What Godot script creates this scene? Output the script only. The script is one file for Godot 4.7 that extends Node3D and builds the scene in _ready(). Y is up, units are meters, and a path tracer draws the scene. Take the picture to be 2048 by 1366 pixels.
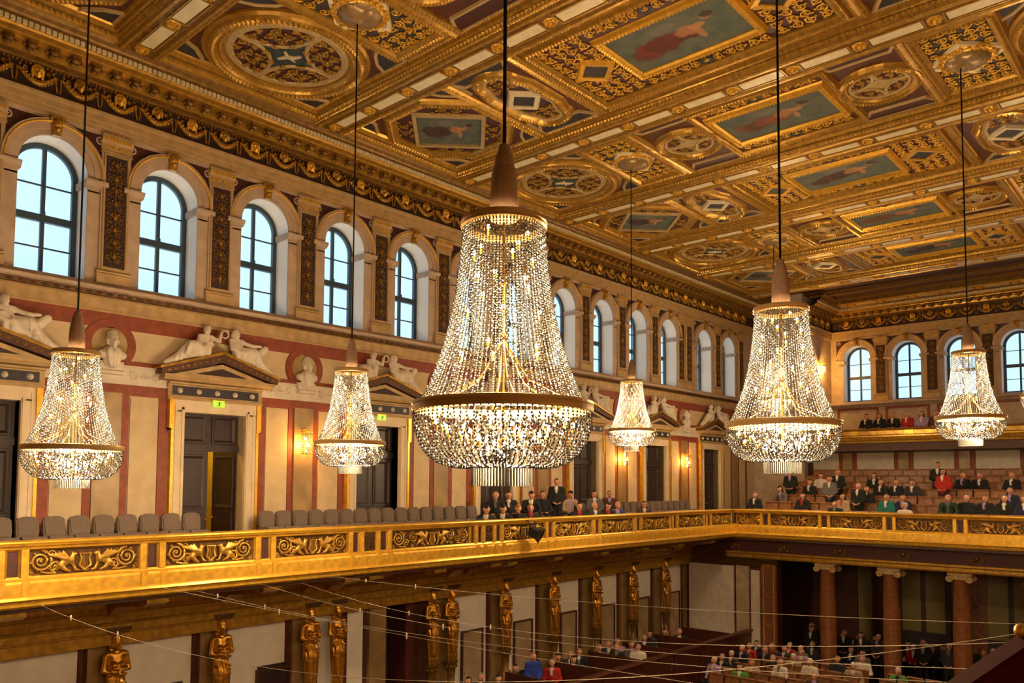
extends Node3D
# A gilded concert hall. x runs from the left wall into the hall, y is up (camera level = 0), s runs down the hall (z = -s).
const BAY := 2.3187
const W1 := 5.4346
const CEN := 9.2
const CY := 8.85
const FLOOR := -7.2
var M := {}
var taken := {}
var rng := RandomNumberGenerator.new()

func V(x, y, s) -> Vector3: return Vector3(x, y, -s)

class B:
	var st := SurfaceTool.new()
	var xf := Transform3D()
	var tris := 0
	func _init(is_flat := true):
		st.begin(Mesh.PRIMITIVE_TRIANGLES)
		if is_flat: flat()
		else: smooth()
	func flat(): st.set_smooth_group(-1)
	func smooth(): st.set_smooth_group(0)
	func tri(a: Vector3, b: Vector3, c: Vector3):
		st.add_vertex(xf * a); st.add_vertex(xf * b); st.add_vertex(xf * c); tris += 1
	func quad(a: Vector3, b: Vector3, c: Vector3, d: Vector3):
		tri(a, b, c); tri(a, c, d)
	func box(x0: float, x1: float, y0: float, y1: float, l0: float, l1: float):
		var p := []
		for i in 8:
			p.append(Vector3(x1 if i & 1 else x0, y1 if i & 2 else y0, -(l1 if i & 4 else l0)))
		for f in [[0, 1, 3, 2], [4, 6, 7, 5], [0, 4, 5, 1], [2, 3, 7, 6], [0, 2, 6, 4], [1, 5, 7, 3]]:
			quad(p[f[0]], p[f[1]], p[f[2]], p[f[3]])
	# profile of (out, up) points drawn along l
	func ext(prof: Array, l0: float, l1: float, capped := false):
		for i in prof.size() - 1:
			var a: Vector2 = prof[i]
			var b: Vector2 = prof[i + 1]
			quad(Vector3(a.x, a.y, -l0), Vector3(b.x, b.y, -l0), Vector3(b.x, b.y, -l1), Vector3(a.x, a.y, -l1))
		if capped:
			var pts := PackedVector2Array(prof)
			var t := Geometry2D.triangulate_polygon(pts)
			for l in [l0, l1]:
				for k in range(0, t.size(), 3):
					tri(Vector3(pts[t[k]].x, pts[t[k]].y, -l), Vector3(pts[t[k + 1]].x, pts[t[k + 1]].y, -l), Vector3(pts[t[k + 2]].x, pts[t[k + 2]].y, -l))
	# polygon of (l, y) points, thick from o0 to o1 (wall frame: x out, z = -l)
	func slab(poly: Array, o0: float, o1: float):
		var pts := PackedVector2Array(poly)
		var t := Geometry2D.triangulate_polygon(pts)
		for o in [o0, o1]:
			for k in range(0, t.size(), 3):
				tri(Vector3(o, pts[t[k]].y, -pts[t[k]].x), Vector3(o, pts[t[k + 1]].y, -pts[t[k + 1]].x), Vector3(o, pts[t[k + 2]].y, -pts[t[k + 2]].x))
		for i in pts.size():
			var a := pts[i]
			var b := pts[(i + 1) % pts.size()]
			quad(Vector3(o0, a.y, -a.x), Vector3(o1, a.y, -a.x), Vector3(o1, b.y, -b.x), Vector3(o0, b.y, -b.x))
	# polygon in the local xy plane, thick from z0 to z1
	func plate(poly: Array, z0: float, z1: float):
		var pts := PackedVector2Array(poly)
		var t := Geometry2D.triangulate_polygon(pts)
		for z in [z0, z1]:
			for k in range(0, t.size(), 3):
				tri(Vector3(pts[t[k]].x, pts[t[k]].y, z), Vector3(pts[t[k + 1]].x, pts[t[k + 1]].y, z), Vector3(pts[t[k + 2]].x, pts[t[k + 2]].y, z))
		for i in pts.size():
			var a := pts[i]
			var b := pts[(i + 1) % pts.size()]
			quad(Vector3(a.x, a.y, z0), Vector3(a.x, a.y, z1), Vector3(b.x, b.y, z1), Vector3(b.x, b.y, z0))
	# moulding: profile of (offset, z) points swept round a path in the local xy plane
	func mould(path: Array, prof: Array, closed := true):
		var n := path.size()
		var rows := []
		for i in n:
			var p: Vector2 = path[i]
			var a: Vector2 = path[(i + n - 1) % n] if closed or i > 0 else p * 2.0 - path[i + 1]
			var b: Vector2 = path[(i + 1) % n] if closed or i < n - 1 else p * 2.0 - path[i - 1]
			var d0 := (p - a).normalized()
			var d1 := (b - p).normalized()
			var m := (d0 + d1).normalized()
			if (d0 + d1).length() < 0.01: m = d1
			var k := minf(1.0 / maxf(0.35, m.dot(d1)), 2.0)
			var nn := Vector2(m.y, -m.x) * k
			var row := []
			for q in prof: row.append(Vector3(p.x + nn.x * q.x, p.y + nn.y * q.x, q.y))
			rows.append(row)
		for i in (n if closed else n - 1):
			var r0: Array = rows[i]
			var r1: Array = rows[(i + 1) % n]
			for j in prof.size() - 1: quad(r0[j], r0[j + 1], r1[j + 1], r1[j])
	func lathe(prof: Array, c: Vector3, n := 16, a0 := 0.0, a1 := TAU, flute := 0.0):
		for i in n:
			var t0 := lerpf(a0, a1, float(i) / n)
			var t1 := lerpf(a0, a1, float(i + 1) / n)
			var f0 := 1.0 + (flute if i % 2 == 0 else 0.0)
			var f1 := 1.0 + (flute if (i + 1) % 2 == 0 else 0.0)
			for j in prof.size() - 1:
				var p: Vector2 = prof[j]
				var q: Vector2 = prof[j + 1]
				var A := c + Vector3(p.x * cos(t0) * f0, p.y, p.x * sin(t0) * f0)
				var Bv := c + Vector3(q.x * cos(t0) * f0, q.y, q.x * sin(t0) * f0)
				var C := c + Vector3(q.x * cos(t1) * f1, q.y, q.x * sin(t1) * f1)
				var D := c + Vector3(p.x * cos(t1) * f1, p.y, p.x * sin(t1) * f1)
				if q.x > 1e-5: tri(A, Bv, C)
				if p.x > 1e-5: tri(A, C, D)
	func tube(pts: Array, rad, n := 5, closed := false, capped := false):
		var m := pts.size()
		var rows := []
		var up := Vector3(0.31, 0.83, 0.46)
		for i in m:
			var a: Vector3 = pts[(i + m - 1) % m] if closed else pts[maxi(i - 1, 0)]
			var b: Vector3 = pts[(i + 1) % m] if closed else pts[mini(i + 1, m - 1)]
			var t := (b - a).normalized()
			var u := t.cross(up)
			if u.length() < 0.05: u = t.cross(Vector3(1, 0, 0))
			u = u.normalized()
			var w := t.cross(u)
			var r: float = rad[i] if rad is Array else rad
			var row := []
			for k in n:
				var an := TAU * k / n
				row.append(pts[i] + (u * cos(an) + w * sin(an)) * r)
			rows.append(row)
		for i in (m if closed else m - 1):
			var r0: Array = rows[i]
			var r1: Array = rows[(i + 1) % m]
			for k in n:
				quad(r0[k], r1[k], r1[(k + 1) % n], r0[(k + 1) % n])
		if capped:
			for k in range(1, n - 1):
				tri(rows[0][0], rows[0][k], rows[0][k + 1]); tri(rows[m - 1][0], rows[m - 1][k + 1], rows[m - 1][k])
	func spiral(cx: float, cy: float, R: float, turns: float, a0: float, dir: float, rad: float, z := 0.0, seg := 9):
		var n := maxi(6, int(turns * seg))
		var p := []
		var rr := []
		for i in n + 1:
			var t := float(i) / n
			var a := a0 + dir * t * turns * TAU
			var r := R * (1.0 - 0.86 * t)
			p.append(Vector3(cx + r * cos(a), cy + r * sin(a), z))
			rr.append(rad * (1.0 - 0.3 * t))
		tube(p, rr, 4)
		bump(Vector3(cx, cy, z), Vector3(1, 1, 1) * rad * 1.5)
	func stroke(pts: Array, rad, z := 0.0, n := 4):
		var p := []
		for q in pts: p.append(Vector3(q.x, q.y, z))
		tube(p, rad, n)
	func bump(c: Vector3, r: Vector3):
		var e := [c + Vector3(r.x, 0, 0), c + Vector3(0, 0, r.z), c - Vector3(r.x, 0, 0), c - Vector3(0, 0, r.z)]
		for k in 4:
			tri(c + Vector3(0, r.y, 0), e[k], e[(k + 1) % 4]); tri(c - Vector3(0, r.y, 0), e[(k + 1) % 4], e[k])
	func ball(c: Vector3, r: Vector3, nu := 10, nv := 6):
		for j in nv:
			var a0 := PI * j / nv - PI / 2
			var a1 := PI * (j + 1) / nv - PI / 2
			for i in nu:
				var b0 := TAU * i / nu
				var b1 := TAU * (i + 1) / nu
				var f := func(a, b): return c + Vector3(r.x * cos(a) * cos(b), r.y * sin(a), r.z * cos(a) * sin(b))
				if j > 0: tri(f.call(a0, b0), f.call(a1, b0), f.call(a0, b1))
				if j < nv - 1: tri(f.call(a0, b1), f.call(a1, b0), f.call(a1, b1))
	func beads(path: Array, gap: float, r: Vector3, z: float, closed := true):
		var n := path.size()
		for i in (n if closed else n - 1):
			var a: Vector2 = path[i]
			var b: Vector2 = path[(i + 1) % n]
			var k := maxi(1, int(round((b - a).length() / gap)))
			var d := (b - a).normalized()
			for j in k:
				var p := a.lerp(b, (j + 0.5) / k)
				var q := Vector3(p.x, p.y, z)
				var u := Vector3(d.x, d.y, 0) * r.x
				var w := Vector3(-d.y, d.x, 0) * r.y
				var h := Vector3(0, 0, r.z)
				for e in [[u, w], [w, -u], [-u, -w], [-w, u]]: tri(q + h, q + e[0], q + e[1])
	# scrollwork that fills a polygon
	func scrolls(poly: Array, unit: float, rad: float, z: float, seed_n := 1):
		var pts := PackedVector2Array(poly)
		var lo := pts[0]
		var hi := pts[0]
		for p in pts: lo = lo.min(p); hi = hi.max(p)
		var nx := maxi(1, int(round((hi.x - lo.x) / unit)))
		var ny := maxi(1, int(round((hi.y - lo.y) / unit)))
		var ux := (hi.x - lo.x) / nx
		var uy := (hi.y - lo.y) / ny
		for i in nx:
			for j in ny:
				var c := Vector2(lo.x + (i + 0.5) * ux, lo.y + (j + 0.5) * uy)
				if not Geometry2D.is_point_in_polygon(c, pts): continue
				var ins := true
				for k in 4:
					if not Geometry2D.is_point_in_polygon(c + Vector2.from_angle(k * PI / 2) * unit * 0.42, pts): ins = false
				var R := minf(ux, uy) * (0.46 if ins else 0.27)
				var d := 1.0 if (i + j + seed_n) % 2 == 0 else -1.0
				spiral(c.x, c.y, R, 1.7, (PI / 2 if (j + seed_n) % 2 == 0 else -PI / 2), d, rad, z, 8)
				for k in 3:
					var a := k * TAU / 3 + 0.5 * (i + 2 * j)
					bump(Vector3(c.x + cos(a) * R * 0.95, c.y + sin(a) * R * 0.95, z), Vector3(rad * 2.3, rad * 2.0, rad * 1.2))
	func mesh() -> ArrayMesh:
		st.generate_normals()
		return st.commit()

func part(called: String, what, m, parent: Node, at := Vector3.ZERO) -> MeshInstance3D:
	var o := MeshInstance3D.new()
	o.name = called
	o.mesh = what.mesh() if what is B else what
	o.material_override = m if m is Material else M[m]
	o.cast_shadow = GeometryInstance3D.SHADOW_CASTING_SETTING_ON
	parent.add_child(o, true)
	o.position = at
	return o

func numbered(called: String) -> String:
	if not taken.has(called):
		taken[called] = 0
		return called
	taken[called] += 1
	return "%s_%03d" % [called, taken[called]]

func tag(o: Node, label: String, category := "", group := "", kind := "") -> Node:
	if label: o.set_meta("label", label)
	if category: o.set_meta("category", category)
	if group: o.set_meta("group", group)
	if kind: o.set_meta("kind", kind)
	return o

func thing(called: String, label: String, category: String, at := Vector3.ZERO, turn := 0.0, group := "", kind := "") -> Node3D:
	var o := Node3D.new()
	o.name = numbered(called)
	add_child(o)
	o.position = at
	o.rotation.y = turn
	tag(o, label, category, group, kind)
	return o

func struct(called: String, label: String, category: String, at := Vector3.ZERO, turn := 0.0) -> Node3D:
	return thing(called, label, category, at, turn, "", "structure")

func copy(o: Node3D, called: String, label: String, at: Vector3, turn := 0.0) -> Node3D:
	var c: Node3D = o.duplicate()
	c.name = numbered(called)
	add_child(c)
	c.position = at
	c.rotation.y = turn
	if label: c.set_meta("label", label)
	return c

func stuff(o: Node) -> Node:
	o.set_meta("kind", "stuff")
	return o

func rect(x0, y0, x1, y1) -> Array: return [Vector2(x0, y0), Vector2(x1, y0), Vector2(x1, y1), Vector2(x0, y1)]
func circle(c: Vector2, r: float, n := 40, a0 := 0.0, a1 := TAU) -> Array:
	var p := []
	var full := absf(a1 - a0) > 6.28
	for i in (n if full else n + 1): p.append(c + Vector2.from_angle(lerpf(a0, a1, float(i) / n)) * r)
	return p

func tex(freq: float, ramp: Array, oct := 4, warp := false) -> NoiseTexture2D:
	var t := NoiseTexture2D.new()
	var n := FastNoiseLite.new()
	n.seed = 7
	n.frequency = freq
	n.noise_type = FastNoiseLite.TYPE_SIMPLEX_SMOOTH
	n.fractal_octaves = oct
	n.domain_warp_enabled = warp
	n.domain_warp_amplitude = 40.0
	var g := Gradient.new()
	var offs := PackedFloat32Array()
	var cols := PackedColorArray()
	for i in ramp.size():
		offs.append(float(i) / (ramp.size() - 1)); cols.append(ramp[i])
	g.offsets = offs
	g.colors = cols
	t.width = 256; t.height = 256; t.seamless = true
	t.noise = n
	t.color_ramp = g
	return t

func mat(called: String, c: Color, rough := 0.6, metal := 0.0, vary := 0.0, scale := 1.0, freq := 0.02) -> StandardMaterial3D:
	var m := StandardMaterial3D.new()
	m.albedo_color = c
	m.roughness = rough
	m.metallic = metal
	if vary > 0.0:
		var v := 1.0 - vary
		m.albedo_texture = tex(freq, [Color(v, v, v), Color(1, 1, 1)])
		m.uv1_triplanar = true
		m.uv1_world_triplanar = true
		m.uv1_scale = Vector3.ONE * scale
	M[called] = m
	return m

func materials():
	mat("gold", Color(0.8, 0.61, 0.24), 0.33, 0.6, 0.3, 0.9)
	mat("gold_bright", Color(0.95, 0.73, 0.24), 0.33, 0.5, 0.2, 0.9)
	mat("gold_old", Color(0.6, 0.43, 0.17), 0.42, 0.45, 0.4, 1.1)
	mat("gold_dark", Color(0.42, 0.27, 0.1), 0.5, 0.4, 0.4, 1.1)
	mat("bronze", Color(0.93, 0.68, 0.26), 0.27, 0.8, 0.3, 1.3)
	mat("cream", Color(0.78, 0.68, 0.53), 0.75, 0.0, 0.1, 0.35)
	mat("cream_gold", Color(0.73, 0.6, 0.41), 0.6, 0.1, 0.2, 0.5)
	mat("stone", Color(0.72, 0.62, 0.53), 0.75, 0.0, 0.14, 0.4)
	mat("white_stone", Color(0.82, 0.76, 0.68), 0.65, 0.0, 0.12, 0.5)
	mat("panel_white", Color(0.93, 0.9, 0.85), 0.75, 0.0, 0.06, 0.4)
	mat("panel_ceiling", Color(0.88, 0.82, 0.66), 0.4, 0.1, 0.1, 0.6)
	mat("red", Color(0.56, 0.25, 0.14), 0.6, 0.0, 0.2, 0.7)
	mat("deep_red", Color(0.36, 0.13, 0.09), 0.6, 0.0, 0.2, 0.8)
	mat("wine", Color(0.3, 0.12, 0.12), 0.5, 0.0, 0.3, 1.5)
	mat("frieze_dark", Color(0.24, 0.13, 0.12), 0.7, 0.0, 0.3, 1.0)
	mat("brown", Color(0.34, 0.18, 0.1), 0.6, 0.0, 0.25, 0.8)
	mat("teal", Color(0.2, 0.27, 0.27), 0.6, 0.0, 0.3, 0.8)
	mat("slate", Color(0.2, 0.18, 0.2), 0.6, 0.0, 0.3, 0.9)
	mat("ground_green", Color(0.23, 0.2, 0.13), 0.6, 0.0, 0.3, 0.9)
	mat("door_wood", Color(0.2, 0.12, 0.12), 0.45, 0.0, 0.25, 0.9)
	mat("wood", Color(0.33, 0.15, 0.09), 0.4, 0.0, 0.3, 0.9)
	mat("seat_wood", Color(0.62, 0.39, 0.2), 0.45, 0.0, 0.35, 1.2)
	mat("column_red", Color(0.56, 0.33, 0.18), 0.4, 0.0, 0.35, 0.9)
	mat("marble", Color(0.66, 0.53, 0.34), 0.4, 0.0, 0.25, 0.4, 0.012)
	mat("marble_pale", Color(0.74, 0.64, 0.5), 0.5, 0.0, 0.2, 0.4, 0.012)
	mat("frame_blue", Color(0.18, 0.25, 0.31), 0.5)
	mat("cloth_grey", Color(0.45, 0.38, 0.33), 0.9, 0.0, 0.15, 3.0)
	mat("pale", Color(0.85, 0.76, 0.63), 0.7, 0.0, 0.08, 0.5)
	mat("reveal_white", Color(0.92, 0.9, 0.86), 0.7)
	mat("cream_gilt", Color(0.76, 0.65, 0.44), 0.45, 0.2, 0.15, 0.8)
	mat("iron", Color(0.05, 0.045, 0.04), 0.6, 0.3)
	mat("black", Color(0.025, 0.025, 0.03), 0.5)
	mat("cable", Color(0.6, 0.54, 0.46), 0.6)
	mat("olive_glass", Color(0.5, 0.45, 0.29), 0.25)
	mat("sleeve", Color(0.6, 0.47, 0.36), 0.7, 0.1, 0.2, 4.0)
	mat("floor_wood", Color(0.35, 0.2, 0.1), 0.45, 0.0, 0.3, 0.6)
	var g := mat("pane", Color(0.9, 0.97, 1.0, 0.12), 0.05)
	g.transparency = BaseMaterial3D.TRANSPARENCY_ALPHA
	for q in [["crystal", 0.3, 0.34], ["crystal_bright", 0.2, 0.23], ["crystal_rod", 0.22, 0.24]]:
		var c := mat(q[0], Color(q[1], q[1] * 0.97, q[1] * 0.9), 0.08)
		c.metallic_specular = 0.6
		c.backlight_enabled = true
		c.backlight = Color(q[2], q[2] * 0.95, q[2] * 0.84)
	var b := mat("bulb", Color(1, 0.95, 0.8), 0.4)
	b.emission_enabled = true
	b.emission = Color(1.0, 0.88, 0.62)
	b.emission_energy_multiplier = 14.0
	var x := mat("exit_green", Color(0.5, 0.75, 0.2), 0.4)
	x.emission_enabled = true
	x.emission = Color(0.75, 0.9, 0.25)
	x.emission_energy_multiplier = 0.8
	mat("exit_mark", Color(0.05, 0.3, 0.08), 0.5)
	var p := mat("people", Color(1, 1, 1), 0.85)
	p.vertex_color_use_as_albedo = true

# ---- bodies and statues: tapered bones joined by a smooth minimum, meshed as surface nets ----
# bone = [a, b, ra, rb, colour, squash(Vector3), fold amount, fold count]
func field_mesh(bones: Array, cell: float, k: float) -> Dictionary:
	var lo := Vector3(1e9, 1e9, 1e9)
	var hi := -lo
	for q in bones:
		var r: float = maxf(q[2], q[3]) * 1.3 + 2.0 * cell
		lo = lo.min((q[0] as Vector3).min(q[1]) - Vector3.ONE * r)
		hi = hi.max((q[0] as Vector3).max(q[1]) + Vector3.ONE * r)
	var n := Vector3i(((hi - lo) / cell).ceil()) + Vector3i.ONE
	var total := n.x * n.y * n.z
	var f := PackedFloat32Array(); f.resize(total); f.fill(10.0)
	var nearest := PackedFloat32Array(); nearest.resize(total); nearest.fill(10.0)
	var col := PackedByteArray(); col.resize(total)
	for q in bones:
		var a: Vector3 = q[0]
		var b: Vector3 = q[1]
		var sq: Vector3 = q[5] if q.size() > 5 else Vector3.ONE
		var inv := Vector3(1.0 / sq.x, 1.0 / sq.y, 1.0 / sq.z)
		var msq := minf(sq.x, minf(sq.y, sq.z))
		var fold: float = q[6] if q.size() > 6 else 0.0
		var cnt: float = q[7] if q.size() > 7 else 0.0
		var r: float = maxf(q[2], q[3]) * maxf(1.0, maxf(sq.x, maxf(sq.y, sq.z))) + k + 1.6 * cell + fold
		var i0 := Vector3i((a.min(b) - Vector3.ONE * r - lo) / cell).max(Vector3i.ZERO)
		var i1 := Vector3i((a.max(b) + Vector3.ONE * r - lo) / cell + Vector3.ONE).min(n - Vector3i.ONE)
		var ab := (b - a) * inv
		var ll := maxf(ab.length_squared(), 1e-9)
		for z in range(i0.z, i1.z + 1):
			for y in range(i0.y, i1.y + 1):
				var base := (z * n.y + y) * n.x
				for x in range(i0.x, i1.x + 1):
					var p := lo + Vector3(x, y, z) * cell
					var ap := (p - a) * inv
					var t := clampf(ap.dot(ab) / ll, 0.0, 1.0)
					var d: float = ((ap - ab * t).length() - lerpf(q[2], q[3], t)) * msq
					if fold > 0.0: d += fold * sin(atan2(p.x - a.x, p.z - a.z) * cnt + p.y * 3.0)
					var id := base + x
					var e := f[id]
					if e > 9.0: f[id] = d
					else:
						var h := maxf(k - absf(e - d), 0.0) / k
						f[id] = minf(e, d) - h * h * k * 0.25
					if d < nearest[id]:
						nearest[id] = d
						col[id] = q[4]
	var verts := PackedVector3Array()
	var vcol := PackedByteArray()
	var vid := PackedInt32Array(); vid.resize(total); vid.fill(-1)
	var sx := 1
	var sy := n.x
	var sz := n.x * n.y
	var offs := [0, sx, sy, sx + sy, sz, sx + sz, sy + sz, sx + sy + sz]
	var edges := [[0, 1], [2, 3], [4, 5], [6, 7], [0, 2], [1, 3], [4, 6], [5, 7], [0, 4], [1, 5], [2, 6], [3, 7]]
	for z in n.z - 1:
		for y in n.y - 1:
			for x in n.x - 1:
				var id := x + y * sy + z * sz
				var v0 := f[id]
				if v0 > 3.0 * cell or v0 < -3.0 * cell: continue
				var mask := 0
				for c in 8:
					if f[id + offs[c]] < 0.0: mask |= 1 << c
				if mask == 0 or mask == 255: continue
				var s := Vector3.ZERO
				var m := 0
				for e in edges:
					var e0: int = e[0]
					var e1: int = e[1]
					if ((mask >> e0) & 1) == ((mask >> e1) & 1): continue
					var fa := f[id + offs[e0]]
					var fb := f[id + offs[e1]]
					var t := fa / (fa - fb)
					s += Vector3(e0 & 1, (e0 >> 1) & 1, e0 >> 2).lerp(Vector3(e1 & 1, (e1 >> 1) & 1, e1 >> 2), t)
					m += 1
				vid[id] = verts.size()
				verts.append(lo + (Vector3(x, y, z) + s / m) * cell)
				vcol.append(col[id])
	var idx := PackedInt32Array()
	for z in range(1, n.z - 1):
		for y in range(1, n.y - 1):
			for x in range(1, n.x - 1):
				var id := x + y * sy + z * sz
				var v0 := f[id]
				if v0 > 3.0 * cell or v0 < -3.0 * cell: continue
				for ax in 3:
					var st: int = [sx, sy, sz][ax]
					if (v0 < 0.0) == (f[id + st] < 0.0): continue
					var u: int = [sy, sz, sx][ax]
					var w: int = [sz, sx, sy][ax]
					var q := [vid[id], vid[id - u], vid[id - u - w], vid[id - w]]
					if q[0] < 0 or q[1] < 0 or q[2] < 0 or q[3] < 0: continue
					if v0 < 0.0: idx.append_array([q[0], q[1], q[2], q[0], q[2], q[3]])
					else: idx.append_array([q[0], q[2], q[1], q[0], q[3], q[2]])
	return {"v": verts, "c": vcol, "i": idx}

func join(ds: Array) -> Dictionary:
	var r := {"v": PackedVector3Array(), "c": PackedByteArray(), "i": PackedInt32Array()}
	for d in ds:
		var k: int = r.v.size()
		r.v.append_array(d.v); r.c.append_array(d.c)
		for i in d.i: r.i.append(i + k)
	return r

func skin(d: Dictionary, palette = null) -> ArrayMesh:
	var nr := PackedVector3Array(); nr.resize(d.v.size())
	for k in range(0, d.i.size(), 3):
		var a: int = d.i[k]
		var b: int = d.i[k + 1]
		var c: int = d.i[k + 2]
		var nn: Vector3 = (d.v[c] - d.v[a]).cross(d.v[b] - d.v[a])
		nr[a] += nn; nr[b] += nn; nr[c] += nn
	for k in nr.size(): nr[k] = nr[k].normalized()
	var arr := []
	arr.resize(Mesh.ARRAY_MAX)
	arr[Mesh.ARRAY_VERTEX] = d.v
	arr[Mesh.ARRAY_NORMAL] = nr
	arr[Mesh.ARRAY_INDEX] = d.i
	if palette != null:
		var cs := PackedColorArray()
		for c in d.c: cs.append(palette[c])
		arr[Mesh.ARRAY_COLOR] = cs
	var m := ArrayMesh.new()
	m.add_surface_from_arrays(Mesh.PRIMITIVE_TRIANGLES, arr)
	return m

# colours of a body: 0 skin, 1 hair, 2 jacket, 3 shirt, 4 trousers, 5 shoes
func hand(at: Vector3, dir: Vector3, out: float) -> Array:
	var side := dir.cross(Vector3.UP).normalized() * out
	var q := [[at, at + dir * 0.05, 0.03, 0.032, 0, Vector3(1, 0.7, 1)]]
	for k in 4:
		var o := side * (0.03 - 0.02 * k)
		var l: float = [0.05, 0.065, 0.07, 0.055][3 - k]
		q.append([at + dir * 0.06 + o, at + dir * (0.06 + l * 0.6) + o, 0.0095, 0.009, 0])
		q.append([at + dir * (0.06 + l * 0.6) + o, at + dir * (0.06 + l) + o - Vector3(0, 0.022, 0), 0.009, 0.008, 0])
	q.append([at + side * 0.03, at + side * 0.06 + dir * 0.045, 0.012, 0.009, 0])
	return q

func head(c: Vector3, long_hair: bool, nod := 0.0) -> Array:
	var f := Vector3(0, -sin(nod), -cos(nod))
	var u := Vector3(0, cos(nod), -sin(nod))
	var r := Vector3(1, 0, 0)
	var P := func(x, y, z): return c + r * x + u * y + f * z
	var q := [
		[P.call(0, 0.03, -0.01), P.call(0, 0.02, 0.005), 0.088, 0.084, 0, Vector3(0.88, 1.08, 1)],
		[P.call(0, -0.055, 0.03), P.call(0, -0.075, 0.045), 0.055, 0.036, 0],
		[P.call(0, 0.02, 0.088), P.call(0, -0.022, 0.11), 0.009, 0.014, 0],
		[P.call(-0.03, 0.018, 0.084), P.call(-0.03, 0.018, 0.085), 0.01, 0.01, 7],
		[P.call(0.03, 0.018, 0.084), P.call(0.03, 0.018, 0.085), 0.01, 0.01, 7],
		[P.call(-0.022, -0.055, 0.085), P.call(0.022, -0.055, 0.085), 0.007, 0.007, 6],
		[P.call(-0.084, 0.0, -0.01), P.call(-0.086, 0.03, -0.015), 0.014, 0.018, 0],
		[P.call(0.084, 0.0, -0.01), P.call(0.086, 0.03, -0.015), 0.014, 0.018, 0],
		[P.call(0, 0.062, -0.04), P.call(0, 0.098, 0.012), 0.087, 0.05, 1],
		[P.call(0, 0.0, -0.05), P.call(0, 0.05, -0.05), 0.07, 0.085, 1],
		[P.call(0, -0.09, -0.015), P.call(0, -0.2, -0.04), 0.05, 0.058, 0]]
	if long_hair:
		q.append([P.call(-0.07, 0.02, -0.03), P.call(-0.085, -0.16, -0.02), 0.04, 0.035, 1])
		q.append([P.call(0.07, 0.02, -0.03), P.call(0.085, -0.16, -0.02), 0.04, 0.035, 1])
		q.append([P.call(0, 0.0, -0.07), P.call(0, -0.17, -0.075), 0.07, 0.06, 1])
	return q

func body(pose: String, long_hair: bool) -> Dictionary:
	var q := []
	var hd: Array
	var hs := []
	if pose == "stand":
		q = [[Vector3(0, 1.0, 0), Vector3(0, 1.2, 0), 0.135, 0.14, 2, Vector3(1.15, 1, 0.8)], [Vector3(0, 1.2, 0), Vector3(0, 1.37, 0), 0.14, 0.12, 2, Vector3(1.35, 1, 0.8)],
			[Vector3(-0.17, 1.41, 0), Vector3(0.17, 1.41, 0), 0.065, 0.065, 2], [Vector3(0, 1.42, 0), Vector3(0, 1.5, -0.01), 0.055, 0.05, 0],
			[Vector3(0, 1.12, -0.085), Vector3(0, 1.43, -0.07), 0.022, 0.04, 3], [Vector3(0, 0.93, 0), Vector3(0, 1.05, 0), 0.145, 0.14, 2, Vector3(1.15, 1, 0.85)]]
		for e in [-1, 1]:
			q.append([Vector3(0.09 * e, 0.92, 0), Vector3(0.1 * e, 0.5, -0.01), 0.092, 0.065, 4]); q.append([Vector3(0.1 * e, 0.5, -0.01), Vector3(0.1 * e, 0.1, 0.02), 0.065, 0.045, 4])
			q.append([Vector3(0.1 * e, 0.05, 0.03), Vector3(0.12 * e, 0.04, -0.14), 0.045, 0.04, 5])
			q.append([Vector3(0.2 * e, 1.4, 0), Vector3(0.26 * e, 1.12, 0.01), 0.062, 0.05, 2]); q.append([Vector3(0.26 * e, 1.12, 0.01), Vector3(0.12 * e, 0.98, -0.18), 0.05, 0.036, 2])
			hs.append(field_mesh(hand(Vector3(0.11 * e, 0.97, -0.19), Vector3(-0.75 * e, -0.3, -0.6).normalized(), e), 0.014, 0.012))
		hd = head(Vector3(0, 1.6, -0.02), long_hair)
	else:
		var le := 0.16 if pose == "lean" else 0.0
		q = [[Vector3(0, 0.55, 0.02), Vector3(0, 0.78, -0.3 * le), 0.145, 0.14, 2, Vector3(1.15, 1, 0.85)], [Vector3(0, 0.78, -0.3 * le), Vector3(0, 0.97, -0.8 * le), 0.14, 0.12, 2, Vector3(1.35, 1, 0.8)],
			[Vector3(-0.17, 1.01, -le), Vector3(0.17, 1.01, -le), 0.065, 0.065, 2], [Vector3(0, 1.02, -le), Vector3(0, 1.1, -le - 0.02), 0.055, 0.05, 0],
			[Vector3(0, 0.72, -0.09 - 0.3 * le), Vector3(0, 1.03, -0.07 - le), 0.022, 0.04, 3]]
		for e in [-1, 1]:
			q.append([Vector3(0.1 * e, 0.53, 0), Vector3(0.13 * e, 0.54, -0.42), 0.09, 0.068, 4]); q.append([Vector3(0.13 * e, 0.54, -0.42), Vector3(0.13 * e, 0.12, -0.4), 0.065, 0.045, 4])
			q.append([Vector3(0.13 * e, 0.06, -0.4), Vector3(0.14 * e, 0.045, -0.56), 0.045, 0.04, 5])
			q.append([Vector3(0.21 * e, 1.0, -le), Vector3(0.28 * e, 0.74, -0.06 - le), 0.062, 0.05, 2]); q.append([Vector3(0.28 * e, 0.74, -0.06 - le), Vector3(0.12 * e, 0.68, -0.26 - le), 0.05, 0.036, 2])
			hs.append(field_mesh(hand(Vector3(0.11 * e, 0.68, -0.27 - le), Vector3(-0.5 * e, 0.0, -0.85).normalized(), e), 0.014, 0.012))
		hd = head(Vector3(0, 1.2, -0.03 - le * 1.25), long_hair, 0.45 if pose == "lean" else 0.05)
	return join([field_mesh(q, 0.034, 0.06), field_mesh(hd, 0.0155, 0.022)] + hs)

func lin(r, g, b) -> Color: return Color(r, g, b).srgb_to_linear()

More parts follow.
